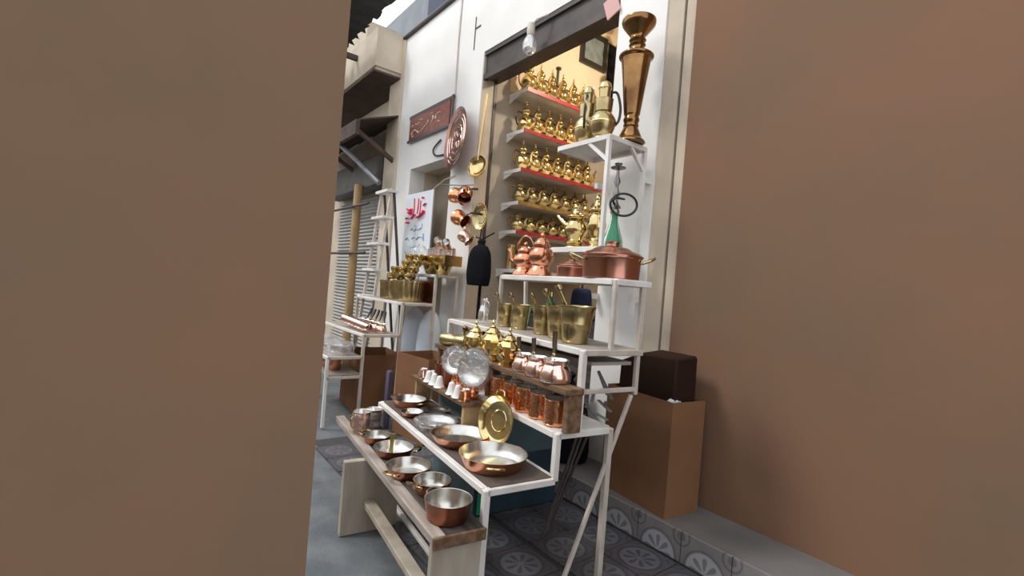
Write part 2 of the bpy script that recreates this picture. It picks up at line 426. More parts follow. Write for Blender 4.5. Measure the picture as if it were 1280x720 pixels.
# roller shutter of the far shop (slats too fine to tell apart)
sh = MB()
for k in range(44):
    z = 0.1 + k * 0.055
    sh.add([(-8.6, 2.765, z), (-6.72, 2.765, z), (-6.72, 2.745, z + .02), (-8.6, 2.745, z + .02), (-6.72, 2.765, z + .05), (-8.6, 2.765, z + .05)], [(0, 1, 2, 3), (3, 2, 4, 5)])
struct(sh.build('door_2', mat('grey_shutter', (0.42, 0.41, 0.39), 0.5, 0.2, var=0.12, vscale=3), smooth=False))

# corrugated canopy over the lane
cg = MB(); vs = []; nx = 90; X0, X1 = -9.6, -4.85
for i in range(nx + 1):
    x = X0 + (X1 - X0) * i / nx
    z = 4.34 + 0.028 * math.sin(i * PI / 2)
    e = random.uniform(-.05, .05)
    vs += [(x, 1.05, z + .05), (x, 2.04 + e, z), (x, 2.04 + e, z + .006), (x, 1.05, z + .056)]
fs = []
for i in range(nx):
    a = i * 4; fs += [(a, a + 4, a + 5, a + 1), (a + 2, a + 6, a + 7, a + 3), (a + 1, a + 5, a + 6, a + 2)]
cg.add(vs, fs)
canopy = thing('corrugated_canopy', 'dark corrugated iron canopy jutting over the lane overhead', 'canopy')
cg.build('roof_sheet', CORR, canopy)
for x in (-9.45, -6.75):
    MB().box(x - .03, x + .03, 1.0, 3.15, 4.24, 4.305).build('rafter', RUST, canopy, smooth=False)

# low rusty awning of the neighbour
aw = thing('rusty_awning', 'ragged rusty sheet awning over the neighbouring shopfront', 'awning')
for k in range(5):
    x1 = -6.02 - k * .62; x0 = x1 - .66
    y0 = 2.02 + random.uniform(-.05, .05); z0 = 3.22 + random.uniform(-.02, .03)
    m = MB(); m.add([(x0, 2.76, 3.46), (x1, 2.76, 3.46 + .03), (x1, y0, z0), (x0, y0 + .05, z0 - .02)] + [(x0, 2.76, 3.44), (x1, 2.76, 3.47), (x1, y0, z0 - .015), (x0, y0 + .05, z0 - .035)],
        [(0, 1, 2, 3), (7, 6, 5, 4), (0, 4, 5, 1), (1, 5, 6, 2), (2, 6, 7, 3), (3, 7, 4, 0)])
    m.build('roof_sheet', RUST, aw, smooth=False)
MB().box(-9.2, -6.0, 2.02, 2.07, 3.04, 3.22).build('front_beam', RUST, aw, smooth=False)
MB().bar((-6.1, 2.06, 3.12), (-6.1, 2.74, 2.75), .05).build('bracket', RUST, aw, smooth=False)
MB().bar((-7.4, 2.06, 3.12), (-7.4, 2.74, 2.75), .05).build('bracket', RUST, aw, smooth=False)
tag(MB().box(-8.6, -6.45, 2.5, 2.74, 2.55, 2.98).build('awning_shade_box', mat('awning_shade_grey', (0.10, 0.09, 0.08), 0.6, var=0.3, vscale=5), bevel=.02), 'dark grey box added for the shade beneath the rusty awning', 'shade box')  # added box, its dark colour stands in for the shade under the awning
MB().tube(spline([(-6.85, 2.05, 3.12), (-6.55, 2.25, 2.85), (-6.12, 2.42, 2.52)]), .035, 8).build('support_pipe', GREYMET, aw)
tag(MB().tube([(-6.95, 2.45, 0), (-6.95, 2.45, 2.6)], .06, 12).build('timber_post', WOOD_YEL), 'yellowish timber post before the far roller shutter', 'post')
for z, lb in ((2.28, 'upper dark iron rod running across the far shutter'), (1.62, 'lower dark iron rod running across the far shutter')):
    tag(MB().tube([(-9, 2.372, z), (-6.3, 2.372, z - .01)], .018, 8).build('iron_rod', DARKSTEEL), lb, 'rod', 'iron rods')

# ================================================================== STANDS
SA = math.radians(37.7 - 31.4)
S = Vector((-math.cos(SA), math.sin(SA), 0)); NB = Vector((math.sin(SA), math.cos(SA), 0))
SO = RT * (-0.0365) + FW * 1.88
def st(a, b, z): return SO + S * a + NB * b + UP * z
SROT = math.atan2(S.y, S.x)                 # local x = along the stand (away), local y = -b
def sl(a, b, z): return Vector((a, -b, z))
Z1, Z2, Z3, Z4, Z5 = 0.52, 0.71, 0.90, 1.06, 1.378
stand = thing('display_stand', 'white steel stepped display stand in front of the shop opening', 'stand', SO, SROT)
w = 0.028
def rail(par, p, q, name='rail', m=PAINT, ww=w, fn=sl): return MB().bar(fn(*p), fn(*q), ww).build(name, m, par, smooth=False, bevel=.003)
for a, far in ((0.0, 0), (1.40, 1)):
    h = w / 2
    rail(stand, (a, 0, 0), (a, 0, Z1 - .004), 'leg'); rail(stand, (a, 0, Z1 - h), (a, .3235, Z1 - h))
    rail(stand, (a, .3235, Z1 - h), (a, .3235, Z2 - .004), 'upright'); rail(stand, (a, .3235, Z2 - h), (a, .617, Z2 - h))
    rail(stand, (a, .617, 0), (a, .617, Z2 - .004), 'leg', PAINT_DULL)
    a4 = a if not far else 1.40
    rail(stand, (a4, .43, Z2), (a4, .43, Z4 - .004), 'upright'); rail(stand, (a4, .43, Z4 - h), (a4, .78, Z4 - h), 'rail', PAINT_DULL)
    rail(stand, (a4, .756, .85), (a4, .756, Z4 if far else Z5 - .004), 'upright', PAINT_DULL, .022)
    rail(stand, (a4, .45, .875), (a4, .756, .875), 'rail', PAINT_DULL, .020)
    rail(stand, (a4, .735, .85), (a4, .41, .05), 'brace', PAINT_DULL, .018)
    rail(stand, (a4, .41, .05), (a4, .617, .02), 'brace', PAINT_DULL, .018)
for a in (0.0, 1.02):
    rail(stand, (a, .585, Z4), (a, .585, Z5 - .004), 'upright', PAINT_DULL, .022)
    rail(stand, (a, .585, Z5 - w / 2), (a, .80, Z5 - w / 2))
rail(stand, (1.02, .79, Z4), (1.06, .79, Z5 - .004), 'upright', PAINT, .022)
for (b, z, L) in ((0, Z1, 1.4), (.3235, Z1, 1.4), (.3235, Z2, 1.4), (.617, Z2, 1.4), (.43, Z4, 1.4), (.78, Z4, 1.4), (.585, Z5, 1.02), (.80, Z5, 1.02)):
    rail(stand, (w / 2, b, z - w / 2), (L - w / 2, b, z - w / 2))
rail(stand, (0, 0, .03), (1.4, 0, .03), 'rail', PAINT, .022)
def shelf(par, a0, a1, b0, b1, z, m, th=.008, name='shelf'):
    return MB().box(a0, a1, -b1, -b0, z - th, z).build(name, m, par, smooth=False)
shelf(stand, .0, 1.4, .016, .31, Z1 + .004, mat('dull_shelf_board', (0.13, 0.10, 0.082), 0.6, var=0.3, vscale=5))
shelf(stand, .0, 1.4, .34, .61, Z2 + .002, PAINT)
shelf(stand, .0, 1.4, .445, .77, Z4 + .002, mat('grey_shelf_board', (0.40, 0.36, 0.31), 0.5, var=0.2, vscale=5))
shelf(stand, .0, 1.02, .59, .80, Z5 + .002, PAINT)
MB().box(.02, 1.3, -.74, -.50, .985, 1.0).build('under_shelf', mat('grey_shelf_board', (0.4, 0.36, 0.31)), stand, smooth=False)

# wooden riser plank of the coffee pots, standing on the second step
pk = thing('plank_riser', 'brown plank shelf on wooden blocks carrying the brass kettles and coffee pots', 'riser', SO, SROT)
MB().box(-.045, 1.36, -.415, -.315, Z3 - .028, Z3).build('plank', WOOD_BROWN, pk, smooth=False, bevel=.003)
for a in (-.04, .645, 1.32):
    MB().box(a, a + .032, -.413, -.335, Z2 + .002, Z3 - .028).build('block', WOOD_BROWN, pk, smooth=False, bevel=.003)
# low wooden step at the far half, over the pans
ws = thing('wooden_step', 'narrow wooden step holding small white and copper cups', 'riser', SO, SROT)
MB().box(.62, 1.39, -.312, -.185, .667, .69).build('plank', WOOD_BROWN, ws, smooth=False, bevel=.003)
MB().box(.64, .665, -.30, -.20, Z1 + .004, .667).build('leg', WOOD_YEL, ws, smooth=False, bevel=.003)
MB().box(1.335, 1.36, -.30, -.20, Z1 + .004, .667).build('leg', WOOD_YEL, ws, smooth=False, bevel=.003)
# front bench
BO = RT * (-0.208) + FW * 1.718
HB = 0.40
def bt(a, b, z=HB): return BO + S * a + NB * b + UP * z
bench = thing('wooden_bench', 'long worn wooden bench in front of the stand carrying copper pans', 'bench', BO, SROT)
MB().box(0, 1.62, -.052, 0, HB - .035, HB).build('front_board', WOOD_TOP, bench, smooth=False, bevel=.004)
MB().box(0, 1.62, -.212, -.054, HB - .033, HB - .002).build('back_board', WOOD_DARK, bench, smooth=False, bevel=.004)
MB().box(-.012, .0, -.213, .0, HB - .045, HB).build('end_strip', WOOD_BROWN, bench, smooth=False, bevel=.003)
MB().box(.012, .04, -.205, -.006, -.01, HB - .036).build('end_panel', WOOD_PALE, bench, smooth=False, bevel=.003)
MB().box(.90, .94, -.19, .10, -.01, HB - .036).build('middle_panel', WOOD_PALE, bench, smooth=False, bevel=.003)
MB().box(.042, .898, -.06, -.005, .13, .16).build('lower_board', WOOD_PALE, bench, smooth=False, bevel=.003)

# second stand further along the lane
s2p = Vector((-4.16, 1.62, 0))
st2 = thing('display_stand', 'white steel stepped stand farther along, loaded with brass tubs', 'stand', s2p, PI)
def s2(a, b, z): return Vector((a, -b, z))           # local: x away (-X), b toward the wall
def s2w(a, b, z): return s2p + Vector((-a, b, z))
def st2box(par, x0, x1, b0, b1, z0, z1, name, m): return MB().box(x0, x1, -b1, -b0, z0, z1).build(name, m, par, smooth=False)
for a in (0, 1.15):
    for (b, z) in ((-.3, .60), (0, .79), (.34, 1.086), (.664, 1.37)):
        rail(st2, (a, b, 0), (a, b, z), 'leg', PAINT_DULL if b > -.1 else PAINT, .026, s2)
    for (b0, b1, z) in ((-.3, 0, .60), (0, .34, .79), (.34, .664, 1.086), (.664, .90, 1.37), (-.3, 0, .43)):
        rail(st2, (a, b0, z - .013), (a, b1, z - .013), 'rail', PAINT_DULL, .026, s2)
    rail(st2, (a, .90, 0), (a, .90, 1.37), 'leg', PAINT_DULL, .026, s2)
for (b, z) in ((-.3, .60), (0, .79), (.34, 1.086), (.664, 1.37), (.9, 1.37)):
    rail(st2, (.013, b, z - .013), (1.137, b, z - .013), 'rail', PAINT, .026, s2)
for (b0, b1, z) in ((-.28, -.02, .60), (.02, .33, .79), (.355, .65, 1.086), (.68, .89, 1.37)):
    st2box(st2, 0, 1.15, b0, b1, z - .008, z + .002, 'shelf', mat('grey_shelf_board', (0.4, 0.36, 0.31)))

# shelf unit at the white pillar: two white shelves on slim posts
un = thing('wall_shelf_unit', 'white two-tier steel shelf on slim posts against the white pillar', 'shelf')
UX0, UX1, UY0, UY1 = -2.41, -1.975, 2.165, 2.50
UZ1, UZ2 = 1.59, 2.26
for z, nm in ((UZ1, 'lower_shelf'), (UZ2, 'upper_shelf')):
    MB().box(UX0, UX1, UY0, UY1, z - .006, z).build(nm, PAINT, un, smooth=False)
    for (p, q) in (((UX0, UY0), (UX1, UY0)), ((UX1, UY0), (UX1, UY1)), ((UX1, UY1), (UX0, UY1)), ((UX0, UY1), (UX0, UY0))):
        MB().bar((*p, z - .020), (*q, z - .020), .028).build('rail', PAINT, un, smooth=False)
for (x, y) in ((UX1, UY0), (UX1, UY1)):
    MB().bar((x, y, UZ1 - .42 if y == UY1 else UZ1), (x, y, UZ2 - .01), .024).build('post', PAINT, un, smooth=False)
MB().bar((UX1 - .16, UY0, UZ2 - .03), (UX1, UY0, UZ2 - .16), .02).build('brace', PAINT, un, smooth=False)
MB().bar((UX1, UY1 - .14, UZ2 - .03), (UX1, UY1, UZ2 - .16), .02).build('brace', PAINT, un, smooth=False)
for z in (UZ1 - .3, UZ2 - .2):
    for x_ in (UX1 - .02, UX0 + .04): MB().box(x_ - .015, x_ + .015, UY1, YF, z - .02, z + .02).build('wall_bracket', PAINT, un, smooth=False)

# interior shelves on the left shop wall
ISX0, ISX1, ISY0, ISY1 = -4.12, -3.83, 2.95, 4.12
ISZ = [3.30, 2.89, 2.50, 2.17, 1.88, 1.49]
names = ['topmost', 'second', 'third', 'fourth', 'fifth', 'lowest']
for k, z in enumerate(ISZ):
    t = thing('wall_shelf', f'{names[k]} white shelf of brassware on the left shop wall' + (' with red front edge' if k in (0, 1, 2, 4) else ''), 'shelf', (ISX0, ISY0, z), 0, 'shelves inside the shop')
    MB().box(0, ISX1 - ISX0, 0, ISY1 - ISY0, -.035, 0).build('board', PAINT, t, smooth=False)
    MB().box(ISX1 - ISX0 + .0005, ISX1 - ISX0 + .012, .0, ISY1 - ISY0, -.036, .002).build('front_edge', RED if k in (0, 1, 2, 4) else (BRASS_OLD if k == 3 else PAINT), t, smooth=False)
    MB().add([(0, .005, -.036), (.16, .005, -.036), (0, .005, -.09), (0, .02, -.036), (.16, .02, -.036), (0, .02, -.09)], [(0, 1, 2), (5, 4, 3), (1, 4, 5, 2), (0, 3, 4, 1), (0, 2, 5, 3)]).build('bracket', PAINT, t, smooth=False)

# ================================================================== VESSEL BUILDERS
def kettle(name, label, cat, loc, rz=0, H=.31, R=.062, m=BRASS, group=None, tall=1.0):
    """bulbous brass kettle: spout toward +x, handle toward -x"""
    t = thing(name, label, cat, loc, rz, group)
    h = H
    MB().lathe(sprof([(0, 0), (R * .72, 0), (R * .76, h * .03), (R * .55, h * .07), (R * .95, h * .20), (R * 1.02, h * .30), (R * .86, h * .42), (R * .52, h * .52), (R * .46, h * .58), (R * .60, h * .63), (R * .58, h * .645)], 3), 20).build('body', m, t)
    ld = MB().lathe(sprof([(R * .60, h * .645), (R * .62, h * .66), (R * .50, h * .72), (R * .26, h * .79), (R * .12, h * .82), (R * .20, h * .86), (R * .10, h * .90), (R * .13, h * .94), (R * .05, h * .975), (0, h)], 3), 16).build('lid', m, t)
    MB().tube(spline([(R * .8, 0, h * .20), (R * 1.22, 0, h * .30), (R * 1.22, 0, h * .46), (R * 1.5, 0, h * .60)], 5), [R * .26 - R * .14 * i / 15 for i in range(16)], 8).build('spout', m, t)
    MB().tube(spline([(-R * .55, 0, h * .60), (-R * 1.1, 0, h * .66), (-R * 1.45, 0, h * .52), (-R * 1.25, 0, h * .32), (-R * .92, 0, h * .22)], 5), R * .10, 8).build('handle', BRASS_DARK, t)
    return t

def mortar(label, loc, R, H, group):
    t = thing('mortar', label, 'mortar', loc, 0, group)
    MB().lathe([(0, 0), (R * .66, 0), (R * .69, H * .02), (R * .69, H * .05), (R * .66, H * .06), (R * .74, H * .35), (R * .775, H * .5), (R * .80, H * .515), (R * .80, H * .54), (R * .785, H * .555), (R * .90, H * .9), (R * .99, H * .955), (R, H * .98), (R * .99, H), (R * .93, H), (R * .88, H * .95), (R * .70, H * .4), (R * .45, H * .15), (0, H * .12)], 36).build('bowl', BRASS_OLD, t)
    return t
def pestle(label, base, top, r, group):
    base, top = Vector(base), Vector(top); d = top - base
    t = thing('pestle', label, 'pestle', base, 0, group)
    q = d.to_track_quat('Z', 'Y').to_matrix().to_4x4(); L = d.length
    MB().lathe([(0, 0), (r * 1.2, .003), (r * 1.35, .012), (r * 1.2, .03), (r * .85, .06), (r * .75, L * .5), (r * .8, L - .04), (r * .85, L - .032)], 14, q).build('shaft', BRASS_OLD, t)
    MB().lathe([(r * .85, L - .032), (r * 1.35, L - .026), (r * 1.45, L - .012), (r * 1.2, L - .002), (0, L)], 14, q).build('knob', BRASS_OLD, t)
    return t

def pan(name, label, loc, R, H, outer=COPPER, inner=TIN, flare=.88, rz=0, handle=None, hm=BRASS, group=None, hl=.16, cat='pan', tilt=None):
    """round pan: outside and tinned lining, optional handle ('long', 'loop', 'twoloop')"""
    t = thing(name, label, cat, loc, rz, group, rot=tilt)
    e = .0035
    MB().lathe([(0, 0), (R * flare * .9, 0), (R * flare * .98, H * .06), (R * (flare + (1 - flare) * .5), H * .5), (R, H * .97), (R + .0015, H), (R - e * .4, H)], 44).build('body', outer, t)
    MB().lathe([(0, e), (R * flare * .9 - e, e), (R * flare * .98 - e, H * .06 + e), (R * (flare + (1 - flare) * .5) - e, H * .5), (R - e, H * .985), (R - e * .4, H)], 44).build('lining', inner, t)
    if handle == 'long':
        hd = MB().tube([(R - .004, 0, H * .72), (R + .03, 0, H * .9), (R + hl * .5, 0, H * 1.25), (R + hl, 0, H * 1.5)], [.008, .0085, .009, .013], 10, .5).build('handle', hm, t)
        for s_ in (-1, 1): MB().lathe([(.004, 0), (.003, .003), (0, .004)], 8, Matrix.Translation((R - .004, s_ * .012, H * .72)) @ Matrix.Rotation(PI / 2, 4, 'Y')).build('rivet', hm, hd)
        MB().box(R - .002, R + .006, -.02, .02, H * .58, H * .86).build('bracket', hm, hd, bevel=.002)
    if handle in ('loop', 'twoloop'):
        for s_ in ((1,) if handle == 'loop' else (1, -1)):
            hd = MB().tube(spline([(s_ * (R - .002), -.035, H * .7), (s_ * (R + .022), -.032, H * .82), (s_ * (R + .034), 0, H * .88), (s_ * (R + .022), .032, H * .82), (s_ * (R - .002), .035, H * .7)], 5), .0055, 8).build('handle', hm, t)
    return t

def cup(name, label, loc, R, H, outer, inner=TIN_BRIGHT, group=None, cat='cup', handle=True, rz=0, taper=.85, ribs=0, wrap=False):
    t = thing(name, label, cat, loc, rz, group)
    prof = [(0, 0), (R * taper * .95, 0), (R * taper, H * .03)]
    n = max(ribs, 1) * 2
    for i in range(1, n + 1):
        f = i / n; r = R * (taper + (1 - taper) * f)
        prof.append((r * (1.0 if i % 2 == 0 else 1.035) if ribs else r, H * (.04 + .90 * f)))
    prof += [(R * 1.02, H * .96), (R * 1.03, H)]
    MB().lathe(prof, 30).build('body', outer, t, angle=60)
    MB().lathe([(0, .004), (R * taper * .93, .004), (R * .97, H * .97), (R * 1.03, H)], 30).build('lining', inner, t)
    if handle:
        MB().tube(spline([(-R * .98, 0, H * .82), (-R * 1.5, 0, H * .80), (-R * 1.58, 0, H * .5), (-R * .92, 0, H * .22)], 5), R * .085, 8).build('handle', BRASS, t)
    if wrap:
        crumple(1.12 * R, 1.08 * H, t)
    return t

def crumple(R, H, parent, name='plastic_wrap', seed=None, amp=.10, flatten=1.0, loc=None):
    rnd = random.Random(seed if seed is not None else random.random())
    m = MB(); n, k = 22, 8; ph = [rnd.uniform(0, 6.28) for _ in range(6)]
    vs = []; fs = []
    for j in range(k + 1):
        f = j / k
        for i in range(n):
            a = 2 * PI * i / n
            e = 1 + amp * (math.sin(3 * a + ph[0] + 5 * f) * .5 + math.sin(7 * a + ph[1] - 9 * f) * .4 + rnd.uniform(-.5, .5))
            r = R * e * (1.0 if f < .85 else (1 - (f - .85) / .15 * .55))
            vs.append((r * math.cos(a), r * math.sin(a) * flatten, max(H * f + rnd.uniform(-.02, .02) * H, .0012)))
    for j in range(k):
        for i in range(n):
            fs.append((j * n + i, j * n + (i + 1) % n, (j + 1) * n + (i + 1) % n, (j + 1) * n + i))
    vs.append((0, 0, H * 1.02)); t = len(vs) - 1
    for i in range(n): fs.append((k * n + i, k * n + (i + 1) % n, t))
    m.add(vs, fs)
    o = m.build(name, WRAP, parent, angle=25)
    if loc is not None: o.location = loc
    return o

def cezve(name, label, loc, R, H, m=COPPER_PINK, hdir=0.0, up=.14, out=.05, hm=WOODHANDLE, group=None, rot=None, rz=0, inner=TIN_BRIGHT):
    """coffee pot: bellied body with a narrower neck and a dark wooden handle rising"""
    t = thing(name, label, 'coffee pot', loc, rz, group, rot=rot)
    MB().lathe(sprof([(0, 0), (R * .85, 0), (R * .98, H * .10), (R, H * .32), (R * .86, H * .62), (R * .72, H * .78), (R * .82, H * .96), (R * .86, H)], 3), 28).build('body', m, t)
    MB().lathe(sprof([(0, .004), (R * .8, .004), (R * .94, H * .3), (R * .68, H * .78), (R * .82, H * .97), (R * .86, H)], 3), 28).build('lining', inner, t)
    c, s_ = math.cos(hdir), math.sin(hdir)
    hd = MB().tube([(c * R * .74, s_ * R * .74, H * .84), (c * (R + out * .3), s_ * (R + out * .3), H * .84 + up * .2), (c * (R + out * .8), s_ * (R + out * .8), H + up * .6), (c * (R + out), s_ * (R + out), H + up)], [.006, .008, .0115, .012], 10).build('handle', hm, t)
    MB().lathe([(.0095, 0), (.010, .012), (.008, .016)], 10, Matrix.Translation((c * (R + out * .25), s_ * (R + out * .25), H * .84 + up * .14))).build('ferrule', BRASS, hd)
    return t

# ================================================================== GOODS
# ---- pans on the front bench
pot = pan('saucepan', 'deep copper saucepan with silvery inside, nearest on the wooden bench', bt(.115, .105), .092, .078, COPPER_DARK, TIN, .86, rz=SROT + .1, handle='loop', group='copper pans on the bench', hm=CHROME, cat='saucepan')
pan('saucepan', 'small copper saucepan behind the nearest one, with a long steel handle', bt(.355, .140), .082, .055, COPPER, TIN, .85, rz=math.atan2(-NB.y, -NB.x) + .45, handle='long', hm=BRASS_OLD, hl=.07, group='copper pans on the bench', cat='saucepan')
pan('frying_pan', 'shallow copper pan with dark glossy bottom, third from the near bench end', bt(.565, .108), .105, .048, COPPER, TIN, .82, rz=math.atan2(-NB.y, -NB.x) + .5, handle='loop', group='copper pans on the bench')
pan('frying_pan', 'shallow tinned pan on the bench holding the upright brass spoon', bt(.835, .125), .102, .045, COPPER_DARK, TIN_BRIGHT, .8, rz=1.0, handle='loop', group='copper pans on the bench')
pan('frying_pan', 'small dark copper pan on the bench beside the wrapped copper cups', bt(1.055, .100), .078, .042, COPPER_DARK, TIN, .82, rz=.4, handle='twoloop', group='copper pans on the bench')
# brass spoon handle standing in the fourth pan
p = bt(.815, .10, HB + .006)
tag(MB().tube([p, p + Vector((.01, 0, .05)), p + Vector((.015, .0, .115))], [.013, .011, .016], 10, .6).build('brass_spoon', mat('olive_brass', (0.45, 0.40, 0.14), 0.35, 1)), 'greenish brass spoon standing upright in a tinned pan', 'spoon')
p = bt(.70, .17, HB)
tag(MB().lathe(sprof([(0, 0), (.02, 0), (.024, .012), (.016, .022), (.018, .03)], 3), 16).build('brass_weight', BRASS, None, p), 'tiny brass weight lying on the bench between pans', 'weight')
cup('copper_mug', 'plastic-wrapped copper mug at the far end of the bench, nearer the street', bt(1.238, .060), .052, .125, COPPER, group='wrapped copper mugs', cat='mug', wrap=True, rz=2, ribs=6)
cup('copper_mug', 'plastic-wrapped copper mug at the far end of the bench, nearer the stand', bt(1.345, .160), .050, .105, COPPER_DARK, group='wrapped copper mugs', cat='mug', wrap=True, rz=1, ribs=6)

# ---- first step: large pans
Zs = Z1 + .005
pan('frying_pan', 'large copper pan with brass handle at the near end of the stand', st(.190, .132, Zs), .150, .060, COPPER, TIN, .84, rz=SROT + PI - .45, handle='loop', group='large copper pans on the lowest step')
pan('frying_pan', 'large copper pan second from the near end of the lowest step', st(.512, .125, Zs), .143, .050, COPPER, TIN, .80, rz=.6, handle=None, group='large copper pans on the lowest step')
t = pan('dish', 'copper dish wrapped in cloudy plastic on the lowest step', st(.787, .120, Zs), .110, .035, COPPER_PINK, TIN_BRIGHT, .75, rz=0, cat='dish', group='large copper pans on the lowest step')
crumple(.117, .055, t, seed=5, amp=.09)
pan('frying_pan', 'copper pan at the far end of the lowest step, silvery inside', st(1.24, .125, Zs), .105, .048, COPPER, TIN_BRIGHT, .82, rz=.3, handle='twoloop', group='large copper pans on the lowest step')
pan('dish', 'small silvery dish under the wooden step beside the far pan', st(1.035, .215, Zs), .085, .028, TIN, TIN_BRIGHT, .7, cat='dish', group='large copper pans on the lowest step')
pan('dish', 'little copper dish in front of the silvery dish on the lowest step', st(1.02, .065, Zs), .066, .03, COPPER_DARK, TIN, .75, cat='dish', group='large copper pans on the lowest step')
# leaning brass dish
R = .122
f_n = (-NB * .95 + UP * .16 - S * .20).normalized()
rot = f_n.to_track_quat('Z', 'Y').to_euler()
lean_p = st(.385, .243, Zs + .016 + R * .985)
bd = thing('brass_dish', 'round brass dish leaning on its rim against the stand', 'dish', lean_p, rot=rot)
MB().lathe([(0, -.030), (R * .72, -.030), (R * .80, -.024), (R * .95, 0), (R, .002), (R, .004), (R * .95, .004), (R * .80, -.018), (R * .72, -.024), (0, -.024)], 48).build('body', BRASS, bd)
MB().lathe([(R * .40, -.0235), (R * .42, -.021), (R * .44, -.0235)], 40).build('ring_relief', BRASS, bd)
MB().tube(spline([(-.03, R, .0), (-.02, R + .02, .0), (.02, R + .02, .0), (.03, R, .0)], 4), .004, 6).build('handle', BRASS, bd)

# ---- second step: hammered copper mugs
mug = None
lab = ['hammered copper mug with bright rim at the near end of the second step', 'hammered copper mug, second from the near end of the second step', 'hammered copper mug, third from the near end of the second step', 'hammered copper mug, fourth from the near end of the second step', 'hammered copper mug just right of the pink wrapped mugs']
for i in range(5):
    loc = st(.095 + i * .121, .378, Z2 + .003)
    if mug is None: mug = cup('hammered_mug', lab[0], loc, .056, .118, COPPER_HAM, group='hammered copper mugs', cat='mug', rz=SROT + 1.2, ribs=8, taper=.96)
    else: dup(mug, loc, SROT + 1.2 + i * .2, lab[i])
for i, (a, b) in enumerate(((.745, .385), (.85, .385))):
    cup('copper_mug', ['pink plastic-wrapped copper mug behind the leaning brass dish, nearer', 'pink plastic-wrapped copper mug behind the leaning brass dish, farther'][i], st(a, b, Z2 + .003), .043, .10, COPPER_PINK, group='pink wrapped mugs', cat='mug', wrap=True, handle=False, ribs=5)

# ---- wooden step: small cups
ww = [(.655, 'copper', 'small shiny copper cup at the near end of the wooden step'), (.735, 'white', 'white bell-shaped cup, nearest one on the wooden step'), (.815, 'white', 'white bell-shaped cup, second on the wooden step'), (.985, 'white', 'white bell-shaped cup, third on the wooden step'), (1.065, 'white', 'white bell-shaped cup, fourth on the wooden step'), (1.15, 'white', 'white bell-shaped cup, fifth on the wooden step'), (1.25, 'pink', 'small pink copper cup at the far end of the wooden step')]
for a, k, lb in ww:
    t = thing('small_cup', lb, 'cup', st(a, .204, .691), 0, 'small cups on the wooden step')
    if k == 'white':
        MB().lathe(sprof([(0, .0), (.031, .0), (.033, .004), (.026, .016), (.019, .045), (.015, .062), (.006, .068), (0, .069)], 3), 20).build('body', WHITE_CUP, t)
        MB().lathe([(.0335, .002), (.0345, .004), (.0325, .007)], 20).build('rim', TIN_BRIGHT, t)
    else:
        m = COPPER_HAM if k == 'copper' else COPPER_PINK
        MB().lathe(sprof([(0, 0), (.026, 0), (.031, .012), (.026, .035), (.022, .05), (.027, .062)], 3), 20).build('body', m, t)
        MB().lathe([(0, .004), (.022, .006), (.02, .05), (.027, .062)], 20).build('lining', TIN_BRIGHT, t)
for i, (a, b, k) in enumerate(((.70, .27, .85), (.80, .268, .9), (.90, .27, .9))):
    t = thing('copper_jug', ['bright orange copper jug behind the white cups, nearest', 'bright orange copper jug behind the white cups, middle', 'bright orange copper jug behind the white cups, farthest'][i], 'jug', st(a, b, .69), SROT, 'copper jugs behind white cups')
    MB().lathe(sprof([(0, 0), (.03, 0), (.036, .015), (.037, .04), (.027, .07), (.025, .09), (.031, .105)], 3), 22).build('body', COPPER_HAM, t)
    MB().tube(spline([(-.024, 0, .095), (-.052, 0, .085), (-.055, 0, .05), (-.034, 0, .03)], 4), .004, 6).build('handle', COPPER, t)
# dark copper scalloped baskets standing behind
for i, (a, lb) in enumerate(((1.00, 'browned copper basket with arched handle, nearer of two behind the white cups'), (1.14, 'browned copper basket with arched handle, farther of two behind the white cups'))):
    t = thing('copper_basket', lb, 'basket', st(a, .275, .691), SROT, 'copper baskets')
    t.scale = (.56, .56, 1.05)
    MB().lathe(sprof([(0, 0), (.05, 0), (.062, .03), (.068, .09), (.072, .10)], 3), 40, None, (10, .05)).build('body', COPPER_DARK, t)
    MB().lathe(sprof([(0, .004), (.048, .004), (.058, .03), (.064, .09), (.070, .10)], 3), 40, None, (10, .05)).build('lining', COPPER_DARK, t)
    MB().tube(spline([(-.068, 0, .095), (-.05, 0, .125), (0, 0, .145), (.05, 0, .125), (.068, 0, .095)], 5), .006, 8).build('handle', COPPER, t)

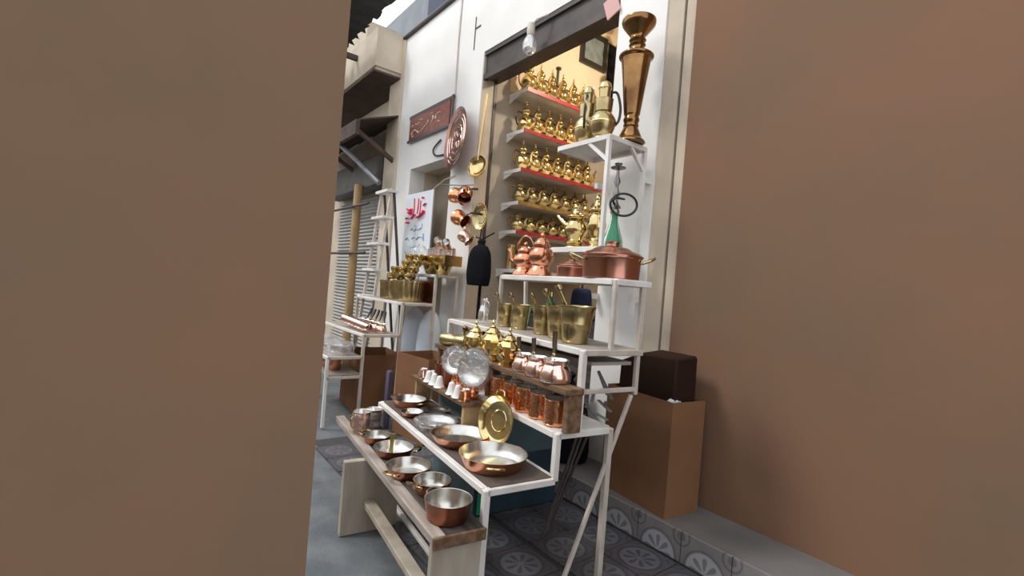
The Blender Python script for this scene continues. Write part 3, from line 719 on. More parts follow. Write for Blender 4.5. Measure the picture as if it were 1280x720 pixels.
# ---- plank riser: coffee pots, brass kettles, wrapped plates
cz = [(.105, .071, .100, 'pink copper coffee pot with dark handle, nearest on the plank', -.5, .115), (.245, .060, .090, 'pink copper coffee pot with dark handle, second on the plank', -.3, .075), (.368, .055, .085, 'pink copper coffee pot with dark handle, third on the plank', -.2, .07)]
for a, R, H, lb, hd, up in cz:
    cezve('coffee_pot', lb, st(a, .366, Z3 + .001), R, H, COPPER_PINK, SROT + hd, up, .03, group='pink copper coffee pots')
def sugar_pot(label, loc, R, H, rz):
    """faceted brass pot with tiered lid and finial"""
    t = thing('brass_kettle', label, 'kettle', loc, rz, 'faceted brass kettles')
    MB().lathe([(0, 0), (R * .8, 0), (R * .85, H * .03), (R * .7, H * .07), (R * .95, H * .16), (R, H * .30), (R * .96, H * .50), (R * .66, H * .60), (R * .55, H * .64)], 10).build('body', BRASS, t, angle=20)
    ld = MB().lathe(sprof([(R * .55, H * .64), (R * .62, H * .66), (R * .60, H * .68), (R * .36, H * .75), (R * .3, H * .77)], 3), 20).build('lid', BRASS, t)
    MB().lathe(sprof([(R * .1, H * .765), (R * .22, H * .80), (R * .08, H * .85), (R * .15, H * .90), (R * .05, H * .96), (0, H)], 3), 12).build('finial', BRASS, ld)
    MB().tube(spline([(R * .8, 0, H * .25), (R * 1.25, 0, H * .34), (R * 1.25, 0, H * .48), (R * 1.55, 0, H * .60)], 4), [R * .2 - R * .009 * i for i in range(13)], 8).build('spout', BRASS, t)
    MB().tube(spline([(-R * .7, 0, H * .56), (-R * 1.3, 0, H * .60), (-R * 1.5, 0, H * .42), (-R * .95, 0, H * .24)], 4), R * .09, 8).build('handle', BRASS_DARK, t)
    return t
sugar_pot('faceted brass kettle beside the pink coffee pots on the plank', st(.51, .366, Z3 + .001), .066, .20, SROT + PI / 2 + .5)
sugar_pot('faceted brass kettle, middle of the three on the plank', st(.69, .366, Z3 + .001), .072, .225, SROT + PI / 2 + .3)
sugar_pot('faceted brass kettle, farthest of the three on the plank', st(.89, .366, Z3 + .001), .062, .20, SROT + PI / 2 + .2)
# clear wrapped plates standing on edge before the plank
for i, (a, R, lb) in enumerate(((.66, .098, 'large plastic-wrapped plate standing on edge before the brass kettles'), (.90, .080, 'smaller plastic-wrapped plate standing on edge near the far kettle'))):
    fn = (-NB * .80 - S * .45 + UP * .10).normalized()
    t = thing('wrapped_plate', lb, 'plate', st(a, .255, Z2 + .155), rot=fn.to_track_quat('Z', 'Y').to_euler(), group='wrapped plates')
    MB().lathe([(0, 0), (R * .6, 0), (R * .72, .008), (R, .014), (R, .017), (R * .7, .012), (R * .6, .004), (0, .004)], 32).build('plate', TIN_BRIGHT, t)
    m = MB(); n = 26; vs = [(0, 0, .030)]; rnd = random.Random(i)
    for rr, zz in ((.5, .03), (1.0, .026), (1.06, .004), (1.10, -.012)):
        for k in range(n):
            a_ = 2 * PI * k / n; e = 1 + rnd.uniform(-.06, .08) * rr
            vs.append((R * rr * e * math.cos(a_), R * rr * e * math.sin(a_), zz + rnd.uniform(-.006, .006)))
    fs = [(0, 1 + k, 1 + (k + 1) % n) for k in range(n)]
    for j in range(3):
        for k in range(n): fs.append((1 + j * n + k, 1 + j * n + (k + 1) % n, 1 + (j + 1) * n + (k + 1) % n, 1 + (j + 1) * n + k))
    m.add(vs, fs).build('plastic_wrap', WRAP, t, angle=25)
# brass hand mill lying on the plank
t = thing('brass_mill', 'cylindrical brass hand mill lying at the far end of the plank', 'mill', st(1.17, .366, Z3 + .042), rot=(0, PI / 2, SROT + PI + .45))
MB().lathe(sprof([(0, -.10), (.030, -.10), (.040, -.085), (.040, -.03), (.037, -.02), (.037, .02), (.041, .03), (.041, .085), (.032, .10), (0, .105)], 2), 24).build('body', BRASS_OLD, t)
MB().tube([(-.038, 0, .07), (-.075, 0, .075)], .007, 8).build('crank', BRASS_OLD, t)
MB().lathe(sprof([(0, -.018), (.014, -.012), (.018, 0), (.014, .012), (0, .018)], 3), 14, Matrix.Translation((-.085, 0, .076))).build('knob', BRASS_DARK, t)

# ---- mortars with pestles
mo = [(.19, .530, .092, .178, 'largest brass mortar, at the near end of the fourth step'), (.365, .56, .076, .165, 'brass mortar second from the near end of the fourth step'), (.535, .58, .066, .155, 'brass mortar third from the near end of the fourth step'), (.79, .60, .066, .145, 'brass mortar fourth from the near end of the fourth step'), (.925, .575, .060, .140, 'brass mortar farthest from the near end of the fourth step')]
pl = ['long brass pestle standing in the largest mortar', 'brass pestle standing in the second mortar', 'thin pale brass pestle standing in the third mortar', 'brass pestle standing in the fourth mortar', 'brass pestle standing in the farthest mortar']
for i, (a, b, R, H, lb) in enumerate(mo):
    loc = st(a, b, Z4 + .003); mortar(lb, loc, R, H, 'brass mortars')
    lat = -RT
    base = loc + Vector((0, 0, H * .20)) + RT * (R * .25) + FW * R * .1
    topv = loc + Vector((0, 0, H * [1.52, 1.50, 1.42, 1.45, 1.45][i])) + lat * (R * 1.12)
    pestle(pl[i], base, topv, [.0125, .011, .009, .011, .010][i], 'brass pestles')

# ---- copper casserole, dish and teapots on the fifth step
Zq = Z5 + .003
def casserole(label, loc, R, H, rz, m, hm, big):
    t = thing('casserole', label, 'casserole', loc, rz, 'lidded copper casseroles')
    MB().lathe([(0, 0), (R * .90, 0), (R * .93, H * .02), (R * .95, H * .5), (R * .97, H * .54), (R, H * .56), (R, H * .58)], 48).build('body', m, t)
    ld = MB().lathe([(R * 1.0, H * .582), (R * 1.03, H * .585), (R * 1.03, H * .61), (R * .92, H * .68), (R * .66, H * .75), (R * .62, H * .78), (R * .5, H * .83), (R * .25, H * .86), (R * .2, H * .865)], 48).build('lid', m, t)
    MB().lathe([(R * .2, H * .862), (R * .22, H * .87), (R * .21, H * .93), (R * .24, H * .94), (R * .24, H * .98), (R * .2, H), (0, H)], 28).build('knob', m, ld)
    for s_ in ((1, -1) if big else ()):
        hd = MB().tube(spline([(s_ * R * .95, -.05, H * .46), (s_ * (R + .035), -.045, H * .55), (s_ * (R + .058), 0, H * .63), (s_ * (R + .035), .045, H * .55), (s_ * R * .95, .05, H * .46)], 5), .007, 8).build('handle', hm, t)
    return t
casserole('large lidded copper casserole with brass side handles on the fifth step', st(.165, .70, Zq), .148, .185, math.atan2(RT.y, RT.x) - .05, mat('rose_copper', (0.56, 0.27, 0.20), 0.22, 1, var=0.25, vscale=5, bump=.05, bscale=20), BRASS_OLD, True)
casserole('small lidded copper dish between the casserole and the teapots', st(.475, .70, Zq), .083, .105, 0, MATS['rose_copper'], BRASS, False)
def teapot(label, loc, R, H, rz, m, arch):
    t = thing('copper_teapot', label, 'teapot', loc, rz, 'copper teapots')
    MB().lathe(sprof([(0, 0), (R * .92, 0), (R * .98, H * .05), (R * .85, H * .16), (R * .70, H * .24), (R * .92, H * .34), (R * 1.0, H * .46), (R * .82, H * .60), (R * .55, H * .66)], 3), 28).build('body', m, t)
    ld = MB().lathe(sprof([(R * .55, H * .66), (R * .66, H * .69), (R * .58, H * .78), (R * .3, H * .86), (R * .1, H * .88)], 3), 24).build('lid', m, t)
    MB().lathe(sprof([(R * .08, H * .87), (R * .2, H * .92), (R * .1, H * .97), (0, H)], 3), 14).build('knob', m, ld)
    MB().tube(spline([(R * .8, 0, H * .36), (R * 1.35, 0, H * .46), (R * 1.4, 0, H * .62), (R * 1.75, 0, H * .76)], 4), [R * .24 - R * .012 * i for i in range(13)], 10).build('spout', m, t)
    if arch: MB().tube(spline([(-R * .6, 0, H * .60), (-R * .75, 0, H * .92), (0, 0, H * 1.16), (R * .75, 0, H * .92), (R * .6, 0, H * .60)], 5), R * .085, 8).build('handle', m, t)
    else: MB().tube(spline([(-R * .7, 0, H * .60), (-R * 1.4, 0, H * .66), (-R * 1.55, 0, H * .46), (-R * .95, 0, H * .30)], 5), R * .10, 8).build('handle', m, t)
teapot('tall copper teapot on the fifth step beside the small lidded dish', st(.765, .695, Zq), .076, .265, SROT + PI - .4, COPPER, False)
teapot('copper teapot with arched handle at the far end of the fifth step', st(.935, .69, Zq), .072, .215, SROT + .5, COPPER, True)

# ---- shelf unit: hookah, ewers, tall vase
hk = thing('hookah', 'small hookah with green glass base and coiled black hose', 'hookah', (-2.045, 2.345, UZ1 + .001))
MB().lathe(sprof([(0, 0), (.066, 0), (.068, .01), (.060, .06), (.042, .12), (.027, .17), (.024, .215), (.027, .225)], 3), 28).build('glass_base', GGLASS, hk)
MB().lathe([(0, .226), (.028, .226), (.030, .235), (.024, .25), (.036, .262), (.020, .285), (.014, .30), (.012, .315), (.022, .345), (.012, .375), (.010, .395), (.021, .425), (.011, .455), (.009, .48), (.010, .50)], 20).build('stem', CHROME, hk)
MB().lathe([(0, .498), (.012, .498), (.045, .508), (.048, .514), (.012, .510), (.012, .52), (.024, .535), (.024, .54), (0, .535)], 24).build('tray', CHROME, hk)
MB().tube([(0, 0, .06), (0, 0, .23)], .005, 8).build('down_tube', CHROME, hk)
ring = []
for i in range(34):
    a = 2 * PI * i / 33 * 1.06 + 2.6
    c = RT * (.040 + .082 * math.cos(a)) + UP * (.275 + .068 * math.sin(a)) - FW * (.045 + .01 * i / 33)
    ring.append(c)
MB().tube([Vector((0, 0, .262)), ring[0] * .5 + Vector((0, 0, .13))] + ring, .0075, 8).build('hose', BLACKP, hk)
MB().tube([ring[-1], ring[-1] + RT * .03 + UP * .028, ring[-1] + RT * .085 + UP * .022], [.007, .009, .006], 8).build('mouthpiece', BLACKP, hk)

vz = thing('floor_vase', 'tall fluted copper-brown vase with wide rim on the top shelf', 'vase', (-2.01, 2.39, UZ2 + .001))
MB().lathe(sprof([(0, 0), (.088, 0), (.09, .015), (.075, .03), (.050, .085), (.042, .10)], 3) + sprof([(.047, .105), (.047, .115), (.042, .12), (.05, .145), (.044, .165), (.048, .18), (.052, .20), (.075, .40), (.088, .50), (.092, .525)], 3), 36).build('body', BRASS_DARK, vz)
MB().lathe(sprof([(.092, .526), (.105, .535), (.106, .548), (.085, .562), (.050, .575), (.042, .60), (.052, .615), (.042, .63), (.053, .645), (.045, .665), (.075, .705), (.098, .735), (.104, .75), (.105, .765), (.098, .77), (.06, .73), (.03, .68), (0, .67)], 3), 36).build('neck', BRASS_DARK, vz)
def ewer(label, loc, H, R, rz, m=BRASS_OLD):
    t = thing('brass_ewer', label, 'ewer', loc, rz, 'brass ewers on the top shelf')
    MB().lathe(sprof([(0, 0), (R * .62, 0), (R * .66, H * .02), (R * .60, H * .07), (R * .78, H * .13), (R, H * .26), (R * .97, H * .36), (R * .62, H * .47)], 3) + [(R * .60, H * .475), (R * .66, H * .48), (R * .70, H * .66), (R * .72, H * .68), (R * .42, H * .70), (R * .40, H * .71)], 28).build('body', m, t)
    MB().lathe([(R * 1.0, H * .27), (R * 1.035, H * .285), (R * 1.035, H * .305), (R * 1.0, H * .32)], 28).build('band', BRASS, t)
    ld = MB().lathe(sprof([(R * .40, H * .71), (R * .44, H * .84), (R * .50, H * .86), (R * .50, H * .88), (R * .40, H * .95), (R * .15, H * .985), (0, H)], 3), 24).build('lid', m, t)
    MB().tube(spline([(R * .55, 0, H * .80), (R * .95, 0, H * .78), (R * 1.25, 0, H * .55), (R * 1.2, 0, H * .35), (R * .93, 0, H * .26)], 5), R * .10, 8).build('handle', BLACKP, t)
    MB().tube(spline([(-R * .85, 0, H * .28), (-R * 1.2, 0, H * .38), (-R * 1.15, 0, H * .55), (-R * 1.45, 0, H * .68)], 4), [R * .2 - R * .010 * i for i in range(13)], 8).build('spout', m, t)
az = math.atan2(RT.y, RT.x)
ewer('brass ewer with banded belly beside the tall vase on the top shelf', (-2.125, 2.255, UZ2 + .001), .385, .082, az - .25)
ewer('brass ewer at the left end of the top shelf', (-2.30, 2.290, UZ2 + .001), .41, .080, az - PI * .6)
def brass_vase(label, loc, H, R, lip):
    t = thing('brass_vase', label, 'vase', loc, 0, 'brass vases beside the hookah')
    MB().lathe(sprof([(0, 0), (R * .9, 0), (R * .95, H * .04), (R * .7, H * .09), (R * .85, H * .14), (R * .62, H * .20), (R * .95, H * .36), (R, H * .46), (R * .80, H * .60), (R * .6, H * .66), (R * .92, H * .70), (R * .9, H * .73), (R * .5, H * .78), (R * .42, H * .84), (R * .30, H * .88), (R * .34, H * .93), (R * .2, H * .98), (0, H)], 3), 28).build('body', BRASS, t)
    if lip: MB().tube(spline([(-R * .7, -R * .3, H * .5), (-R * 1.2, -R * .5, H * .6), (-R * 1.7, -R * .7, H * .74)], 4), [R * .24 - R * .018 * i for i in range(9)], 8).build('spout', BRASS, t)
    return t
brass_vase('brass coffee ewer with beaked spout at left on the hookah shelf', (-2.33, 2.30, UZ1 + .001), .30, .078, True)
brass_vase('tall brass candlestick-like vase behind the white post beside the hookah', (-2.19, 2.345, UZ1 + .001), .36, .062, False)

# ---- brassware rows on the interior shelves
proto = {}
rowword = ['top', 'second', 'third', 'fourth', 'fifth']
for k in range(5):
    z = ISZ[k]; gap = .38 if k == 0 else ISZ[k - 1] - ISZ[k] - .045
    H = [.36, .345, .335, .27, .235][k]; R = [.076, .074, .072, .070, .068][k]
    n = 7; base = None
    for i in range(n):
        loc = (ISX1 - .125, ISY0 + .11 + i * .157, z + .001)
        lb = f'brass kettle on the {rowword[k]} interior shelf, {ORD[i]} from the shop opening'
        if base is None: base = kettle('brass_kettle', lb, 'kettle', loc, 0.65, H, R, BRASS if k < 3 else BRASS_OLD, f'brass kettles on the {rowword[k]} interior shelf')
        else: dup(base, loc, 0.65 + random.uniform(-.12, .12), lb)
for i in range(4):
    t = thing('glass_jar', f'pale brass-capped jar on the lowest interior shelf, {ORD[i]} from the shop opening', 'jar', (ISX1 - .16, ISY0 + .08 + i * .13, ISZ[5] + .001), 0, 'jars on the lowest interior shelf')
    MB().lathe(sprof([(0, 0), (.045, 0), (.048, .02), (.046, .20), (.04, .22)], 2), 20).build('body', BRASS_OLD, t)
    MB().lathe([(.042, .221), (.044, .23), (.044, .25), (.02, .255), (0, .256)], 20).build('lid', BRASS, t)

# ---- framed print and hanging things inside
fr = thing('picture_frame', 'black framed grey print hanging high on the shop wall', 'picture', (-4.105, 4.10, 4.17))
MB().box(0, .03, -.21, .21, -.20, -.145).box(0, .03, -.21, .21, .145, .20).box(0, .03, -.21, -.16, -.145, .145).box(0, .03, .16, .21, -.145, .145).build('frame', BLACKP, fr, smooth=False)
MB().box(0, .012, -.16, .16, -.145, .145).build('print', PAPER, fr, smooth=False)
t = thing('hanging_banner', 'dark vertical banner hanging at the back of the shop', 'banner', (-4.09, 4.41, 3.35))
MB().box(0, .01, -.06, .06, 0, .98).build('cloth', BLACK, t, smooth=False); MB().tube([(.005, -.08, .985), (.005, .08, .985)], .008, 6).build('rod', DARKSTEEL, t)
t = thing('copper_garland', 'string of small pink copper pieces hanging in the shop', 'garland', (-3.72, 4.18, 3.25))
MB().tube([(0, 0, .2), (0, 0, 1.65)], .004, 5).build('string', DARKSTEEL, t)
for k in range(9): MB().lathe(sprof([(0, 0), (.05, .01), (.055, .05), (.02, .09), (0, .1)], 2), 12, Matrix.Translation((random.uniform(-.03, .03), 0, .15 + k * .115))).build('copper_piece', COPPER_PINK, t)
tag(MB().tube([(-4.1, 3.58, 3.46), (-4.1, 3.58, 3.78)], .012, 8).lathe([(0, 0), (.03, 0), (.03, .02), (0, .02)], 10, Matrix.Translation((-4.1, 3.58, 3.77))).build('wall_hook', DARKSTEEL), 'dark upright hook rod on the wall above the top kettles', 'hook')

# lamp hanging in the shop (lit) and the unlit bulb at the header
lp = thing('pendant_lamp', 'white enamel pendant lamp hanging inside the shop', 'lamp', (-2.75, 3.75, 4.0))
MB().lathe([(.03, .16), (.05, .15), (.17, .03), (.175, .025), (.165, .03), (.045, .14), (0, .145)], 24).build('shade', PAINT, lp)
MB().tube([(0, 0, .15), (0, 0, .9)], .006, 6).build('cord', BLACKP, lp)
em = bpy.data.materials.new('lamp_glow'); em.use_nodes = True
em.node_tree.nodes['Principled BSDF'].inputs['Emission Color'].default_value = (1, .82, .55, 1); em.node_tree.nodes['Principled BSDF'].inputs['Emission Strength'].default_value = 25
MB().lathe(sprof([(0, 0), (.028, .01), (.036, .04), (.02, .08), (.015, .10), (0, .1)], 3), 16).build('bulb', em, lp)
ld_ = bpy.data.lights.new('pendant_light', 'POINT'); ld_.energy = 75; ld_.color = (1, .87, .68); ld_.shadow_soft_size = .06
lo = bpy.data.objects.new('pendant_light', ld_); COL.objects.link(lo); lo.location = (-2.75, 3.75, 3.94)

bp_ = on_y(664, 34, 2.50)
bl = thing('light_bulb', 'clear unlit bulb hanging below the dark shutter header', 'bulb', bp_)
MB().tube([(0, 0, .02), (.03, .03, .07), (.11, .085, .10)], .010, 8).build('cable', PAINT, bl)
MB().lathe([(0, .03), (.03, .03), (.034, .0), (.034, -.05), (.03, -.07), (0, -.07)], 16).build('socket', PAINT_DULL, bl)
MB().lathe(sprof([(.028, -.07), (.045, -.10), (.062, -.15), (.055, -.20), (.02, -.235), (0, -.24)], 3), 20).build('glass', BULBGLASS, bl)
tag(MB().box(-.06, .06, -.005, .005, -.075, .075).build('pink_card', mat('pink_card', (0.62, 0.36, 0.33), .7), None, on_y(765, 8, 2.585), smooth=False), 'small pink card stuck to the header at upper right', 'card').rotation_euler = (0, -.35, 0)

# ================================================================== ON THE FACADE
# engraved copper sign
A = on_y(511, 180, YF - .02); B = on_y(566, 157, YF - .02); C = on_y(566, 122, YF - .02)
sw = B.x - A.x; shh = C.z - B.z; zc = (A.z + B.z) / 2
sg = thing('engraved_sign', 'engraved copper name panel with curling raised lettering in a thin frame', 'sign', (A.x, YF - .035, zc))
MB().box(0.02, sw - .07, 0, .02, .03, shh - .02).build('panel', mat('engraved_copper', (0.30, 0.115, 0.085), .42, .6, var=.3, vscale=14, bump=.5, bscale=34), sg, smooth=False)
MB().box(-.01, sw, -.008, .012, 0, .028).box(sw - .025, sw, -.008, .012, 0, shh + .02).box(-.01, sw, .004, .014, shh - .015, shh + .02).build('frame', mat('sign_frame', (0.10, 0.085, 0.085), .4, .4), sg, smooth=False)
MB().box(.01, sw - .03, .018, .034, .02, shh - .01).build('backing', mat('sign_backing', (0.62, 0.55, 0.53), .5), sg, smooth=False)
ink = mat('polished_relief', (0.80, 0.66, 0.56), .35, .3)
curls = [[(.08, .22), (.10, .34), (.16, .40), (.20, .36)], [(.07, .62), (.11, .66)], [(.19, .66), (.24, .62), (.28, .66)], [(.24, .30), (.26, .20), (.34, .22), (.42, .34), (.50, .46), (.52, .58)], [(.30, .78), (.36, .76)], [(.60, .42), (.64, .56), (.62, .70)], [(.70, .50), (.72, .66), (.80, .70)], [(.56, .80), (.60, .84)], [(.76, .34), (.80, .30)], [(.10, .12), (.13, .14)]]
for c in curls:
    MB().tube(spline([(.02 + u * (sw - .10), -.002, .03 + v * (shh - .06)) for u, v in c], 5), .013, 6, .6).build('lettering', ink, sg)

# painted white board with red and blue lettering
P0 = on_y(508, 243, 2.572); P1 = on_y(542, 238, 2.572)
bw = P1.x - P0.x; bh = 1.05
bdz = (P0.z + P1.z) / 2
pb = thing('painted_board', 'white painted board with red and pale blue handwritten lettering', 'board', (P0.x, 2.572, bdz - bh), 0)
MB().box(0, bw, 0, .012, 0, bh).build('panel', POSTER, pb, smooth=False)
def strokes(lst, r, m, name):
    for c, k in lst:
        MB().tube(spline([(u * bw, -.0012, bh * (1 - v)) for u, v in c], 4), r * k, 6, .12).build(name, m, pb)
strokes([([(.36, .06), (.37, .13), (.37, .20), (.33, .27)], .45), ([(.52, .07), (.52, .16), (.50, .24)], .45), ([(.70, .065), (.69, .085)], 1.1), ([(.72, .165), (.80, .14)], .9), ([(.50, .285), (.62, .275), (.76, .235), (.74, .215)], 1.35), ([(.12, .165), (.22, .20), (.30, .175), (.27, .24), (.16, .205)], 1.1), ([(.30, .29), (.38, .26), (.44, .245)], .9), ([(.10, .285), (.16, .27), (.24, .285)], .9), ([(.16, .335), (.22, .325)], 1.5), ([(.60, .10), (.60, .20), (.58, .25)], .4)], .030, REDINK, 'red_letter')
strokes([([(.30, .42), (.36, .40), (.42, .43), (.50, .41), (.60, .42), (.70, .40)], 1), ([(.70, .355), (.72, .39)], 1), ([(.45, .375), (.50, .38)], 1), ([(.12, .53), (.20, .50), (.26, .54)], 1), ([(.36, .52), (.46, .50), (.54, .53), (.62, .50), (.74, .51)], 1), ([(.78, .47), (.80, .55)], 1.2), ([(.30, .60), (.40, .62), (.52, .60)], 1), ([(.60, .60), (.70, .59)], 1), ([(.14, .66), (.2, .68)], 1)], .011, BLUEINK, 'blue_letter')
MB().tube([(bw * .96, .005, bh), (bw + .2, .01, bh + .08), (bw + .42, .02, bh + .10)], .006, 5).build('string', PAINT_DULL, pb)

# big engraved copper plate on the pier
pc = on_y(578, 176, YF - .03)
cp = thing('copper_plate', 'large embossed round copper plate hanging on the white pier', 'plate', (pc.x, YF - .085, pc.z), rot=(PI / 2 - .04, 0, -.20))
R = .32
MB().lathe([(0, 0), (R * .7, 0), (R * .92, .022), (R, .030), (R, .036), (R * .93, .032), (R * .86, .02), (R * .7, .010), (0, .010)], 44).build('body', mat('antique_copper', (0.42, 0.22, 0.18), .28, 1, col2=(.22, .10, .09), vscale=6, bump=.5, bscale=22), cp)
for k, rr in enumerate((.45, .66, .80)):
    MB().lathe([(R * rr - .006, .010 + .004 * k), (R * rr, .016 + .005 * k), (R * rr + .006, .010 + .004 * k)], 40).build('ring_relief', COPPER_PINK, cp)
for k in range(8):
    a = k * PI / 4
    MB().tube(spline([(R * .1 * math.cos(a), R * .1 * math.sin(a), .011), (R * .28 * math.cos(a + .3), R * .28 * math.sin(a + .3), .013), (R * .38 * math.cos(a - .1), R * .38 * math.sin(a - .1), .012)], 4), .008, 6, .6).build('relief', COPPER_PINK, cp)

# long brass ladle
top = on_y(609, 118, YF - .01); bot = on_y(597, 208, YF - .03)
ll = thing('brass_ladle', 'long-handled brass ladle hanging on the door jamb', 'ladle', bot)
MB().tube([Vector((0, 0, .07)), top - bot], [.011, .014], 8, .5).build('handle', mat('pale_brass', (0.62, 0.50, 0.27), .35, 1), ll)
MB().lathe(sprof([(0, -.045), (.06, -.038), (.10, -.01), (.112, .01)], 3) + [(.108, .012)] + sprof([(.106, .01), (.096, -.006), (.058, -.033), (0, -.04)], 3), 28, Matrix.Rotation(PI / 2 - .12, 4, 'X') @ Matrix.Rotation(.35, 4, 'Y')).build('bowl', BRASS, ll)
MB().tube([(0, .005, .06), (0, .005, .10)], .012, 8, .5).build('bracket', BRASS, ll)
# dark oval brass dish below
pc = on_y(601, 271, YF - .02)
od = thing('brass_dish', 'dull oval brass dish hung at the edge of the shop opening', 'dish', (pc.x, YF - .008, pc.z), rot=(PI / 2, 0, .15))
MB().lathe(sprof([(0, 0), (.07, 0), (.098, .018), (.108, .03)], 3) + sprof([(.104, .031), (.092, .02), (.066, .006), (0, .006)], 3), 28, Matrix.Scale(1.22, 4, (0, 1, 0))).build('body', BRASS_OLD, od)
MB().lathe([(.05, .0065), (.053, .01), (.056, .0065)], 24, Matrix.Scale(1.22, 4, (0, 1, 0))).build('ring_relief', BRASS, od)
tag(MB().tube([(od.location.x + .02, YF - .012, pc.z - .12), (od.location.x - .01, YF - .012, 1.62)], .009, 6, .6).build('dark_strap', BLACKP), 'thin dark strap running down from the oval brass dish', 'strap')

# hanging copper pots
for i, (px, py, s_, m, rt, lb) in enumerate(((566, 243, 1.4, COPPER_HAM, (0, 1.9, .4), 'small orange copper pot hanging under the embossed plate, left'), (582, 240, 1.3, COPPER, (0, 2.2, -.6), 'small copper pot hanging under the embossed plate, right'), (570, 270, 1.4, COPPER_HAM, (0, 2.0, .3), 'bright orange copper pot hanging below the other two'), (577, 292, 1.1, COPPER_PINK, (0, 2.3, .6), 'pink copper pot hanging lowest on the pier'))):
    p = on_y(px, py, YF - .12)
    cezve('hanging_pot', lb, p, .056 * s_, .105 * s_, m, PI, .12, .06, group='copper pots hanging on the pier', rot=rt, inner=COPPER_DARK)
p = on_y(577, 232, YF - .05)
tag(MB().tube([p + Vector((-.42, -.02, .06)), p + Vector((0, 0, 0)), p + Vector((.22, .0, -.02))], .006, 6).build('hanging_wire', GREYMET), 'thin wire strung across the pier above copper pots', 'wire')
tag(MB().tube(spline([(-4.75, 2.59, 2.70), (-4.95, 2.585, 2.72), (-5.0, 2.58, 2.80), (-4.85, 2.585, 2.88)], 4), .010, 6).build('bent_wire', DARKSTEEL), 'bent dark wire sticking out above the narrow doorway', 'wire')
tag(MB().tube([(-4.63, 2.592, 4.4), (-4.64, 2.592, 3.95), (-4.62, 2.592, 3.3)], .010, 6).build('wall_cable', PAINT_DULL), 'thin cable running down the white wall beside the shop opening', 'cable')
tag(MB().box(-.006, .006, -.004, .004, -.17, .17).box(.0, .10, -.004, .004, .04, .055).build('wall_crack', mat('dark_crack', (0.10, .09, .09), .9), None, on_y(594, 42, YF - .002), smooth=False), 'dark cracked gouge in the plaster left of the header', 'crack')

# black bag
bgp = on_y(598, 357, YF - .13)
bag = thing('black_bag', 'black cloth bag hanging knotted at the corner of the shop opening', 'bag', bgp)
m = MB(); prof = [(0, 0), (.10, .0), (.118, .02), (.130, .10), (.124, .22), (.108, .30), (.075, .350), (.040, .372), (.042, .40), (.025, .42), (0, .425)]
m.lathe(sprof(prof, 3), 24, Matrix.Scale(.75, 4, (0, 1, 0)), (3, .12)).build('body', BLACK, bag)
m = MB().tube(spline([(.03, 0, .33), (.08, 0, .35), (.10, 0, .30), (.11, 0, .24)], 4), .02, 8, .4).build('knot_end', BLACK, bag)
MB().tube([(0, .02, 0), (-.02, .03, -.3), (-.02, .04, -.55)], .012, 6, .5).build('strap', BLACK, bag)
MB().tube([(0, .0, .42), (0, .132, .50)], .006, 6).build('cord', BLACK, bag)

# ================================================================== SECOND STAND GOODS
def tub(name, label, loc, R, H, m, group=None, inner=TIN, flute=(24, .03)):
    t = thing(name, label, 'tub', loc, 0, group)
    MB().lathe([(0, 0), (R * .9, 0), (R * .93, H * .05), (R, H * .9), (R * 1.05, H * .93), (R * 1.05, H)], 72, None, flute).build('body', m, t)
    MB().lathe([(0, .005), (R * .88, .006), (R * .97, H * .9), (R * 1.05, H)], 72, None, flute).build('lining', inner, t)
    return t
tub('brass_tub', 'large ribbed brass tub at the near end of the farther stand', s2w(.22, .49, 1.09), .145, .20, BRASS_OLD, 'ribbed brass tubs', BRASS_OLD)
tub('brass_tub', 'ribbed brass tub behind the large one on the farther stand', s2w(.55, .49, 1.09), .14, .19, BRASS_OLD, 'ribbed brass tubs', BRASS_OLD)
tag(MB().box(.02, .30, -.659, -.652, 1.09, 1.30).build('copper_sheet', COPPER_DARK, None, smooth=False), 'brown copper sheet standing behind the ribbed tub', 'sheet')
bpy.data.objects['copper_sheet'].location = s2p; bpy.data.objects['copper_sheet'].rotation_euler = (0, 0, PI)
# bright brass bowls heaped on the two tubs
bowl = None; R = .048
word = ['bottom', 'second', 'third', 'top']
for lay in range(4):
    for i in range(6 - lay):
        a = .09 + lay * .045 + i * .098; b = .43 + .05 * lay + (.07 if i % 2 else 0)
        loc = s2w(a, b, 1.302 + lay * .066)
        lb = f'small bright brass bowl in the {word[lay]} layer of the heap, {ORD[i]} from its near end'
        rot = (.22 + random.uniform(-.1, .1), .12 + random.uniform(-.1, .1), 0)
        if bowl is None:
            bowl = thing('brass_bowl', lb, 'bowl', loc, group='brass bowls heaped on the tubs', rot=rot)
            MB().lathe(sprof([(0, 0), (R * .6, 0), (R * .95, .025), (R, .055)], 3), 20).build('body', BRASS, bowl)
            MB().lathe(sprof([(R, .055), (R * .93, .054), (R * .86, .027), (R * .55, .006), (0, .006)], 3), 20).build('inside', BRASS, bowl)
        else: dup(bowl, loc, None, lb, rot=rot)
